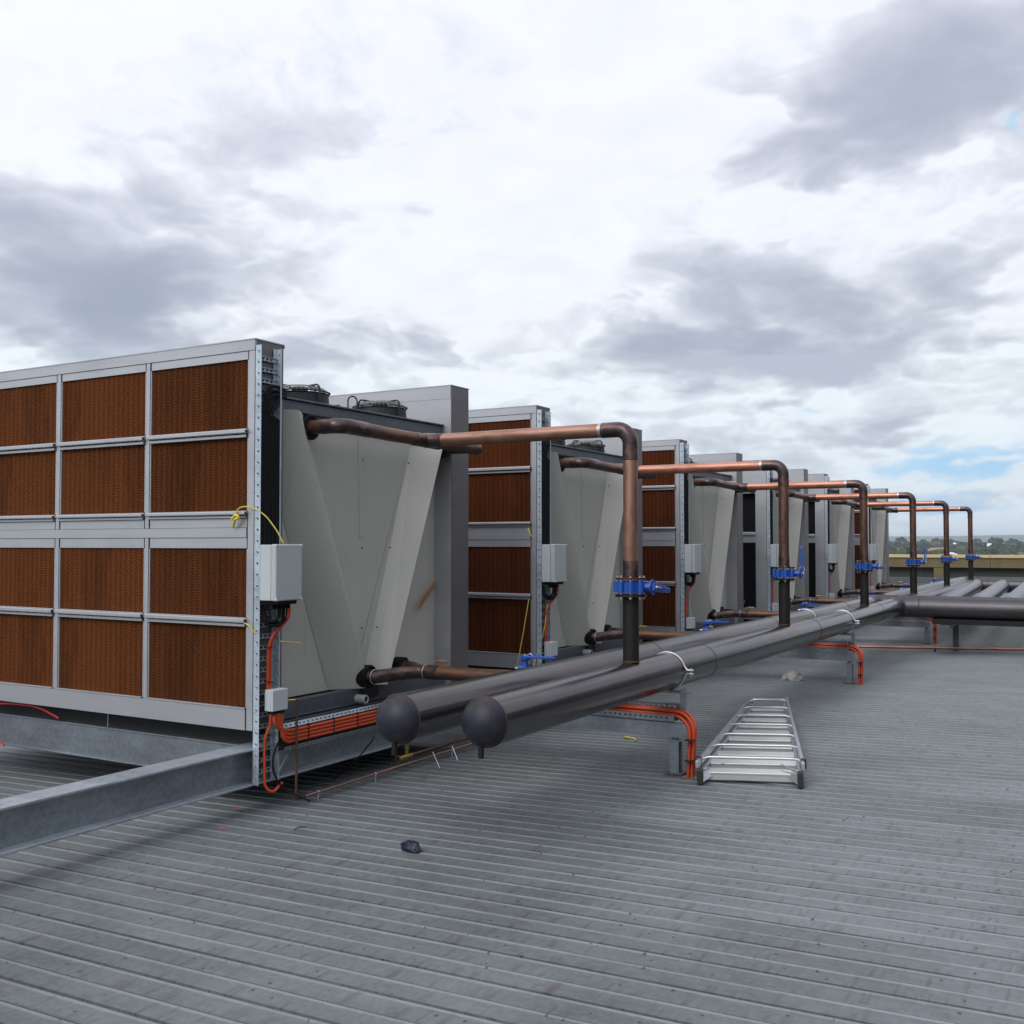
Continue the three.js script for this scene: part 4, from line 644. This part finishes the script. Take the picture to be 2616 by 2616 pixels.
function makeValve(name, lever) {         // pipe axis along y, neck along +x; lever: turn about the neck, 0 up, 90 towards -z
  const v = new THREE.Group(); v.name = name; scene.add(v);
  part('body', share('vb', () => { const g = [norm(new THREE.CylinderGeometry(0.088, 0.088, 0.078, 32))]; return g; }), M.blue, v);
  for (let k = 0; k < 8; k++) { const a = (k + 0.5) / 8 * 2 * Math.PI; part('lug', share('vl' + k, () => { const p = V(Math.cos(a) * 0.098, 0, Math.sin(a) * 0.098); return [cyl(V(p.x, -0.037, p.z), V(p.x, 0.037, p.z), 0.024, 12)]; }), M.blue, v); part('bolt', share('vo' + k, () => { const p = V(Math.cos(a) * 0.092, 0, Math.sin(a) * 0.092); return [cyl(V(p.x, -0.088, p.z), V(p.x, 0.078, p.z), 0.007, 8), cyl(V(p.x, -0.078, p.z), V(p.x, -0.066, p.z), 0.014, 6), cyl(V(p.x, 0.058, p.z), V(p.x, 0.069, p.z), 0.014, 6)]; }), M.bolt, v); }
  part('neck', share('vn', () => [cyl(V(0.08, 0, 0), V(0.15, 0, 0), 0.030, 16, 0.024), cyl(V(0.15, 0, 0), V(0.165, 0, 0), 0.034, 16)]), M.blue, v);
  part('notch_plate', share('vp', () => [cyl(V(0.166, 0, 0), V(0.172, 0, 0), 0.056, 24)]), M.blue, v);
  part('stem', share('vs', () => [cyl(V(0.172, 0, 0), V(0.205, 0, 0), 0.012, 12)]), M.bolt, v);
  const lv = part('lever', share('vlv', () => { const s = new THREE.Shape([[-0.022, -0.03], [0.022, -0.03], [0.026, 0.05], [0.016, 0.26], [0.008, 0.275], [-0.008, 0.275], [-0.016, 0.26], [-0.026, 0.05]].map(p => new THREE.Vector2(...p))); const g = norm(new THREE.ExtrudeGeometry(s, { depth: 0.012, bevelEnabled: true, bevelSize: 0.003, bevelThickness: 0.003, bevelSegments: 1 })); g.rotateY(Math.PI / 2); g.translate(0.178, 0, 0); return [g]; }), M.blue, v);
  const tr = part('trigger', share('vtr', () => { const g = bx(0.196, 0.203, 0.05, 0.22, -0.006, 0.006, 0.002); g.rotateZ(-0.10); return [g]; }), M.blue, lv);
  const ar = part('locking_ring', share('vlr', () => [torus(V(0.186, 0.045, 0.0), V(0, 0.2, 1).normalize(), 0.026, 0.004, 16, 6)]), M.bolt, lv);
  lv.rotation.x = -lever * D2R; return v;
}
for (let i = 0; i < 6; i++) {
  upperCopper(i); lowerCopper(i);
  const lev = [97, 0, 96, 0, 92, 94][i], v = makeValve(numbered('butterfly_valve'), lev); v.position.set(FX, Y(-0.305), riserZ(i));
  tag(v, `blue lever valve under the vertical copper pipe, ${['nearest of the six', 'second of the six with its lever up', 'third of the six with its lever out', 'fourth of the six with its lever up', 'fifth of the six', 'last of the six'][i]}`, 'valve', 'blue valves on the risers');
  const w = makeValve(numbered('lower_valve'), [172, 150, 186, 204, 176, 160][i]); w.rotation.z = Math.PI / 2; w.scale.setScalar(0.85); w.position.set(1.21, HY - 0.018, -1.56 - i * PITCH);
  tag(w, `blue valve on the low copper pipe of the ${ORD[i]} unit`, 'valve', 'blue valves on the low pipes');
}

// ================================================================== SMALL PIPES ON THE ROOF
{
  const t = thing('thin_copper_pipe', 'thin copper pipe dropping from the nearest unit and running along the roof', 'pipe');
  const yr = roofY(0.12) + 0.055;
  part('tail', [sweep([V(0.06, Y(-1.062), -0.17), V(0.15, Y(-1.062), -0.255)], 0.008, 10)], M.brass, t);
  part('drop', [pipe([V(0.15, Y(-1.062), -0.25), V(0.15, Y(-1.062), -0.268), V(0.15, yr, -0.268), V(0.15, yr, -0.33)], 0.0095, 0.018, 12)], M.copperDull, t);
  part('elbow', [pipe([V(0.15, yr + 0.05, -0.268), V(0.15, yr, -0.268), V(0.148, yr, -0.36)], 0.0125, 0.022, 12)], M.copperBurnt, t);
  part('run', [sweep([V(0.15, yr, -0.33), V(0.13, yr, -1.5), V(0.12, yr, -6)], 0.0095, 12)], M.copper, t);
  part('run', [sweep([V(0.04, yr + 0.03, -1.74), V(0.03, yr + 0.03, -3.0), V(0.02, yr + 0.03, -6)], 0.014, 12)], M.copperDull, t);
  for (const z of [-0.5, -1.15, -2.2]) part('standoff', [cyl(V(0.145, roofY(0.14), z), V(0.145, yr, z), 0.006, 8), torus(V(0.143, yr, z), V(0, 0, 1), 0.012, 0.003, 14, 5)], M.bolt, t);
  const b = thing('brass_valve', 'small brass hose valve on the copper pipe under the rear header end', 'valve', [0.05, yr + 0.03, -1.68]);
  part('body', [cyl(V(0, 0, 0.08), V(0, 0, -0.06), 0.022, 16), cyl(V(0, 0, 0.12), V(0, 0, 0.08), 0.028, 16, 0.022)], M.brass, b); part('bonnet', [cyl(V(0, 0.01, 0), V(0, 0.09, 0), 0.015, 12), cyl(V(0, 0.06, 0), V(0, 0.075, 0), 0.021, 6)], M.brass, b); part('outlet', [cyl(V(0, 0, 0.1205), V(0, 0, 0.1225), 0.017, 14)], M.dark, b);
  const q = thing('roof_copper_pipe', 'copper pipe lying across the roof in the right background', 'pipe'), y0 = z => roofY(2) + 0.06;
  part('run', [sweep([V(0.6, roofY(0.6) + 0.06, -12.62), V(4, roofY(4) + 0.06, -12.62), V(10.7, roofY(10.7) + 0.06, -12.62)], 0.021, 14)], M.copperRed, q);
  for (const x of [2.46, 4.6, 6.8]) part('standoff', [bx(x - 0.012, x + 0.012, roofY(x), roofY(x) + 0.045, -12.64, -12.60), torus(V(x, roofY(x) + 0.06, -12.62), V(1, 0, 0), 0.023, 0.004, 14, 5)], M.fan, q);
  single('metal_stake', [cyl(V(0.33, roofY(0.3) + 0.005, -1.74), V(0.22, roofY(0.2) + 0.115, -1.80), 0.004, 8)], M.bolt, 'short bright metal rod leaning by the thin copper pipe, left of the two', 'rod');
  single('metal_stake', [cyl(V(0.29, roofY(0.3) + 0.005, -2.06), V(0.21, roofY(0.2) + 0.11, -2.10), 0.004, 8)], M.bolt, 'short bright metal rod leaning by the thin copper pipe, right of the two', 'rod');
}

// ================================================================== LADDER
{
  const l = thing('stepladder', 'folded aluminium stepladder lying on the roof at right', 'ladder', [2.74, roofY(2.74) + 0.015, -2.08]);
  l.rotation.y = 0.245; l.rotation.z = SLOPE;   // local -z runs up the ladder
  const LL = 3.30, hw = t => mix(0.345, 0.150, t);
  const side = (s, o, y0, y1, th, m) => { const a = V(s * (hw(0) + o), 0, 0), b = V(s * (hw(1) + o), 0, -LL), d = b.clone().sub(a), g = bx(-th / 2, th / 2, y0, y1, 0, d.length(), 0.003); g.rotateY(Math.atan2(d.x, d.z)); g.translate(a.x, 0, a.z); return g; };
  for (const s of [-1, 1]) {
    part('front_rail', [side(s, 0, 0.0, 0.075, 0.022)], M.ladder, l);
    part('rear_rail', [side(s, 0.022, 0.100, 0.150, 0.024)], M.ladder, l);
    part('foot', [bx(s * 0.345 - 0.02, s * 0.345 + 0.02, -0.005, 0.095, -0.02, 0.06, 0.004)], M.rubber, l);
    part('foot', [bx(s * 0.367 - 0.02, s * 0.367 + 0.02, 0.090, 0.160, -0.14, -0.10, 0.004)], M.rubber, l);
    part('brace', [poly([V(s * 0.335, 0.07, -0.02), V(s * 0.335, 0.0, 0.03), V(s * 0.20, 0.07, -0.14)], 0.004), poly([V(s * 0.332, 0.075, -0.05), V(s * 0.20, 0.078, -0.30), V(s * 0.22, 0.078, -0.30), V(s * 0.336, 0.075, -0.08)], 0.004)], M.ladder, l);
  }
  for (let k = 0; k < 10; k++) { const t = 0.02 + k * 0.098, w = hw(t) - 0.012; const g = part('tread', [bx(-w, w, 0.052, 0.068, -0.055, 0.055, 0.004), bx(-w, w, 0.012, 0.0515, 0.045, 0.052), bx(-w, w, 0.012, 0.0515, -0.052, -0.045)], M.tread, l); g.position.z = -t * LL - 0.05; g.rotation.x = 0.10; }
  for (let k = 0; k < 7; k++) { const t = 0.06 + k * 0.148, w = hw(t) + 0.024; part('rear_rung', [pipe([V(-w, 0.125, 0), V(-w + 0.05, 0.142, 0), V(w - 0.05, 0.142, 0), V(w, 0.125, 0)], 0.009, 0.03, 8)], M.ladder, l).position.z = -t * LL; }
  part('top_cap', [bx(-0.165, 0.165, 0.0, 0.13, -LL - 0.03, -LL + 0.0, 0.006)], M.ladder, l);
  const cord = single('ladder_cord', [pipe([V(2.35, roofY(2.3) + 0.05, -2.95), V(2.22, roofY(2.2) + 0.02, -2.9), V(2.12, roofY(2.1) + 0.02, -3.2)], 0.004, 0.1, 6)], M.twig, 'thin cord lying beside the left rail of the stepladder', 'cord');
}

// ================================================================== LOOSE THINGS
function strip(pts, w, label) { const p = rounded(pts, 0.08, 6), pos = []; const g = sweep(p, 0.5, 4, true); const c = sweep(p, w * 0.38, 6); return single('yellow_strap', [c], M.yellow, label, 'strap'); }
strip([V(-0.13, Y(0.19), 0.035), V(-0.10, Y(0.24), 0.05), V(-0.02, Y(0.255), 0.03), V(0.08, Y(0.20), -0.02), V(0.16, Y(0.08), -0.06), V(0.19, Y(0.005), -0.08)], 0.012, 'yellow plastic strap from the pad rail to the top of the nearest control box');
single('yellow_knot', [pipe([V(-0.16, Y(0.165), 0.04), V(-0.11, Y(0.20), 0.055), V(-0.08, Y(0.17), 0.05), V(-0.13, Y(0.17), 0.045), V(-0.17, Y(0.11), 0.02)], 0.010, 0.03, 8)], M.yellow, 'yellow strap knotted round the end of the pad rail on the nearest unit', 'strap');
strip([V(-0.05, Y(-0.53), 0.03), V(-0.01, Y(-0.545), 0.02), V(0.02, Y(-0.60), 0.0)], 0.012, 'short yellow strap end at the lower rail of the nearest unit');
strip([V(0.06, Y(-0.665), -0.19), V(0.09, Y(-0.675), -0.28), V(0.10, Y(-0.69), -0.36)], 0.012, 'yellow strap sticking out sideways below the nearest control box');
strip([V(0.118, Y(-0.47), -0.17), V(0.125, Y(-0.50), -0.185), V(0.12, Y(-0.535), -0.19)], 0.014, 'yellow tag round the orange cable under the nearest control box');
strip([V(-0.08, Y(0.16), -PITCH + 0.03), V(-0.05, Y(0.10), -PITCH + 0.04), V(-0.02, Y(0.06), -PITCH + 0.03)], 0.012, 'yellow strap end at the middle rail of the second cooling unit');
strip([V(-0.07, Y(-0.55), -PITCH + 0.03), V(-0.10, Y(-0.80), -PITCH + 0.06), V(-0.16, Y(-1.2), -PITCH + 0.10)], 0.012, 'long yellow strap hanging down the pads of the second cooling unit');
strip([V(0.07, Y(-0.60), -PITCH - 0.10), V(0.06, Y(-0.85), -PITCH - 0.06), V(-0.02, Y(-1.25), -PITCH + 0.05)], 0.012, 'long yellow strap hanging beside the cable ladder of the second cooling unit');
strip([V(0.08, Y(0.5), -5 * PITCH - 0.15), V(0.09, Y(0.0), -5 * PITCH - 0.12), V(0.05, Y(-0.05), -5 * PITCH - 0.1)], 0.02, 'yellow strap on the end of the farthest cooling unit');
single('brown_tape', [poly([V(-0.118, Y(-0.315), -2.325), V(-0.118, Y(-0.36), -2.335), V(-0.118, Y(-0.565), -2.075), V(-0.118, Y(-0.49), -2.10)], 0.002)], M.tape, 'strip of brown tape stuck aslant on the end of the nearest unit', 'tape');
{
  const g = norm(new THREE.IcosahedronGeometry(1, 3)), p = g.attributes.position;
  for (let i = 0; i < p.count; i++) { const v = V(p.getX(i), p.getY(i), p.getZ(i)), n = fbm3(v.x * 2.2 + 9, v.y * 2.2, v.z * 2.2, 4); v.multiplyScalar(0.55 + 0.9 * n); v.y = Math.max(-0.25, v.y); p.setXYZ(i, v.x * 0.125, v.y * 0.10 + 0.02, v.z * 0.11); }
  g.computeVertexNormals(); g.translate(1.36, roofY(1.36), -8.3); single('plastic_bag', [g], M.plastic, 'crumpled white plastic bag lying on the roof beyond the ladder', 'bag');
  const s = norm(new THREE.IcosahedronGeometry(1, 3)), q = s.attributes.position;
  for (let i = 0; i < q.count; i++) { const v = V(q.getX(i), q.getY(i), q.getZ(i)), n = fbm3(v.x * 1.6 + 3, v.y * 1.6 + 2, v.z * 1.6, 3); v.multiplyScalar(0.6 + 0.7 * n); v.y = Math.max(-0.35, v.y) + 0.15 * Math.sin(v.x * 3); q.setXYZ(i, v.x * 0.092, v.y * 0.044 + 0.016, v.z * 0.05); }
  s.computeVertexNormals(); s.rotateY(-0.35); s.translate(1.50, roofY(1.5), 0.28); single('dark_plastic_scrap', [s], M.navy, 'small shiny dark blue plastic lump lying on the open roof in front', 'scrap');
  single('orange_scrap', [bx(-0.03, 0.03, 0, 0.006, -0.006, 0.006, 0.002).translate(-0.14, roofY(-0.14) + 0.008, -0.03)], M.scrap, 'short scrap of orange cable on the roof near the beam, right of the two', 'scrap');
  single('orange_scrap', [bx(-0.025, 0.025, 0, 0.006, -0.005, 0.005, 0.002).translate(0.13, roofY(0.13) + 0.008, 0.39)], M.scrap, 'short scrap of orange cable on the roof near the beam, left of the two', 'scrap');
  single('twig', [pipe([V(0.60, roofY(0.6) + 0.010, 0.15), V(0.575, roofY(0.6) + 0.014, 0.18), V(0.58, roofY(0.6) + 0.010, 0.23)], 0.004, 0.03, 6)], M.twig, 'small curled twig on the roof in front of the thin copper pipe', 'twig');
  single('yellow_scrap', [pipe([V(1.12, roofY(1.1) + 0.014, -3.55), V(1.19, roofY(1.2) + 0.03, -3.45), V(1.24, roofY(1.2) + 0.014, -3.5), V(1.29, roofY(1.3) + 0.02, -3.4)], 0.008, 0.03, 6)], M.yellow, 'yellow strap scrap on the roof under the nearest cable arm', 'scrap');
  for (let k = 0; k < 4; k++) single('orange_cable_coil', [torus(V(-0.5 - k * 0.28, Y(-1.0 + (k % 2) * 0.05), -3 * PITCH - 0.09), V(0.3 * (k - 1.5), 1, 0.6).normalize(), 0.10, 0.012, 20, 6)], M.orange, `orange cable coil low in the fourth unit's opening, ${['right', 'second from right', 'third from right', 'left'][k]}most`.replace('second from rightmost', 'second from the right').replace('third from rightmost', 'third from the right'), 'cable');
}

// ================================================================== THE SUBURB BEYOND
const bearing = (az, r) => { const a = az * D2R; return [5 + Math.sin(a) * r, landY(r, a), 5 - Math.cos(a) * r]; };
function crownGeo(seed, squash) {         // lumpy crown of many leaf clumps
  const r = rng(seed), g = [];
  for (let k = 0; k < 26; k++) {
    const th = r() * 6.283, ph = Math.acos(2 * r() - 1), q = 0.45 + 0.55 * Math.cbrt(r()), s = 0.16 + r() * 0.20;
    const b = norm(new THREE.IcosahedronGeometry(s, 1)), p = b.attributes.position; for (let i = 0; i < p.count; i++) { const f = 0.7 + 0.6 * h3(Math.round(p.getX(i) * 90) & 255, Math.round(p.getY(i) * 90) & 255, (Math.round(p.getZ(i) * 90) + seed) & 255); p.setXYZ(i, p.getX(i) * f, p.getY(i) * f, p.getZ(i) * f); }
    b.computeVertexNormals(); b.translate(Math.sin(ph) * Math.cos(th) * q * 0.8, Math.cos(ph) * q * squash + squash * 0.9, Math.sin(ph) * Math.sin(th) * q * 0.8); g.push(b);
  }
  return mergeGeometries(g);
}
{
  const foliage = mat([1, 1, 1], 0.9, 0), r = rng(77), n = 7600;
  const cr = [crownGeo(1, 0.75), crownGeo(5, 1.0)];
  cr.forEach((g, c) => {
    const w = new THREE.InstancedMesh(g, foliage, n / 2), m = new THREE.Matrix4(), q = new THREE.Quaternion(), col = new THREE.Color();
    for (let i = 0; i < n / 2; i++) {
      const az = -16 + r() * 24, d = Math.sqrt(mix(430 * 430, 1480 * 1480, r())), [x, y, z] = bearing(az, d), s = 2.6 + r() * 2.6 + (r() < 0.06 ? 1.8 : 0);
      q.setFromAxisAngle(V(0, 1, 0), r() * 6.28); m.compose(V(x, y - s * 0.25, z), q, V(s * (0.9 + r() * 0.4), s * (0.8 + r() * 0.4), s)); w.setMatrixAt(i, m);
      const t = r(), y2 = r() < 0.07; col.setRGB(...(y2 ? [0.10, 0.115, 0.035] : [0.022 + t * 0.022, 0.034 + t * 0.03, 0.020 + t * 0.012])); w.setColorAt(i, col);
    }
    w.name = c ? 'suburban_woodland_001' : 'suburban_woodland'; w.castShadow = w.receiveShadow = true; scene.add(w);
    w.userData = { kind: 'stuff', label: c ? 'taller dark green trees filling the far suburb beyond the parapet' : 'low dark green trees filling the far suburb beyond the parapet', category: 'trees' };
  });
  [[-9.75, 1330, 7.5, 'left end of the skyline beside the farthest unit'], [-8.1, 1340, 6.5, 'skyline between the fourth and fifth risers'], [-7.25, 1350, 6.2, 'skyline just left of the last but one riser'], [-6.15, 1340, 6.2, 'skyline right of the last copper riser'], [-5.4, 1330, 7.2, 'skyline between the last riser and the right edge'], [-4.6, 1320, 6.6, 'skyline near the right edge']].forEach(([az, d, s, where], i) => {
    const [x, y, z] = bearing(az, d), t = thing('skyline_tree', `tall dark tree on the far ${where}`, 'tree', [x, y, z]);
    part('trunk', [cyl(V(0, 0, 0), V(0, s * 0.8, 0), s * 0.06, 8, s * 0.03)], M.twig, t);
    const c = part('crown', crownGeo(30 + i, 0.85), mat([0.026, 0.036, 0.022], 0.9, 0), t); c.scale.setScalar(s); c.position.y = s * 0.35;
  });
  const HS = [[-8.05, 1180, [0.75, 0.74, 0.70], [0.24, 0.13, 0.09], 'pale house with brown roof between fourth and fifth risers'], [-8.0, 860, [0.55, 0.42, 0.34], [0.34, 0.17, 0.11], 'terracotta roofed house half hidden left of the fifth riser'], [-7.3, 1120, [0.85, 0.85, 0.84], [0.70, 0.70, 0.69], 'white house among trees right of the fifth riser'], [-7.4, 690, [0.8, 0.8, 0.78], [0.66, 0.65, 0.62], 'small white house low behind the parapet beside the fifth riser'], [-5.5, 1060, [0.80, 0.80, 0.80], [0.62, 0.62, 0.62], 'white roofed house right of the last riser on the far slope'], [-4.9, 1080, [0.80, 0.78, 0.74], [0.55, 0.53, 0.50], 'pale house beside the terracotta roofs near the right edge'], [-4.65, 1120, [0.72, 0.66, 0.6], [0.40, 0.18, 0.10], 'terracotta roofed house high on the slope near the right edge'], [-4.25, 640, [0.62, 0.5, 0.42], [0.38, 0.17, 0.11], 'large terracotta roofed house low behind the parapet at the right edge'], [-4.4, 600, [0.8, 0.78, 0.75], [0.45, 0.24, 0.18], 'pinkish roofed house low behind the parapet near the right edge']];
  HS.forEach(([az, d, wc, rc, label], i) => {
    const [x, y, z] = bearing(az, d), t = thing('house', label, 'house', [x, y + 2.4, z]), w = 6 + (i % 3) * 1.5, h = 3.6; t.rotation.y = i * 0.7;
    part('wall', [bx(-w, w, -4, h, -4, 4)], mat(wc, 0.9, 0), t);
    part('roof', [poly([V(-w - 0.6, h, 4.6), V(w + 0.6, h, 4.6), V(w - 2, h + 2.6, 0), V(-w + 2, h + 2.6, 0)], 0.25), poly([V(w + 0.6, h, -4.6), V(-w - 0.6, h, -4.6), V(-w + 2, h + 2.6, 0), V(w - 2, h + 2.6, 0)], 0.25), poly([V(w + 0.6, h, 4.6), V(w + 0.6, h, -4.6), V(w - 2, h + 2.6, 0)], 0.25), poly([V(-w - 0.6, h, -4.6), V(-w - 0.6, h, 4.6), V(-w + 2, h + 2.6, 0)], 0.25)], mat(rc, 0.85, 0), t);
    for (const xx of [-w * 0.5, w * 0.5]) part('window', [bx(xx - 1, xx + 1, 0.8, 2.4, 4.001, 4.06)], M.dark, t);
  });
}

const renderer = new THREE.WebGLRenderer({ antialias: true });
renderer.setSize(1024, 1024);
renderer.toneMapping = THREE.LinearToneMapping; renderer.toneMappingExposure = 1;
renderer.shadowMap.enabled = true;
renderer.render(scene, camera);
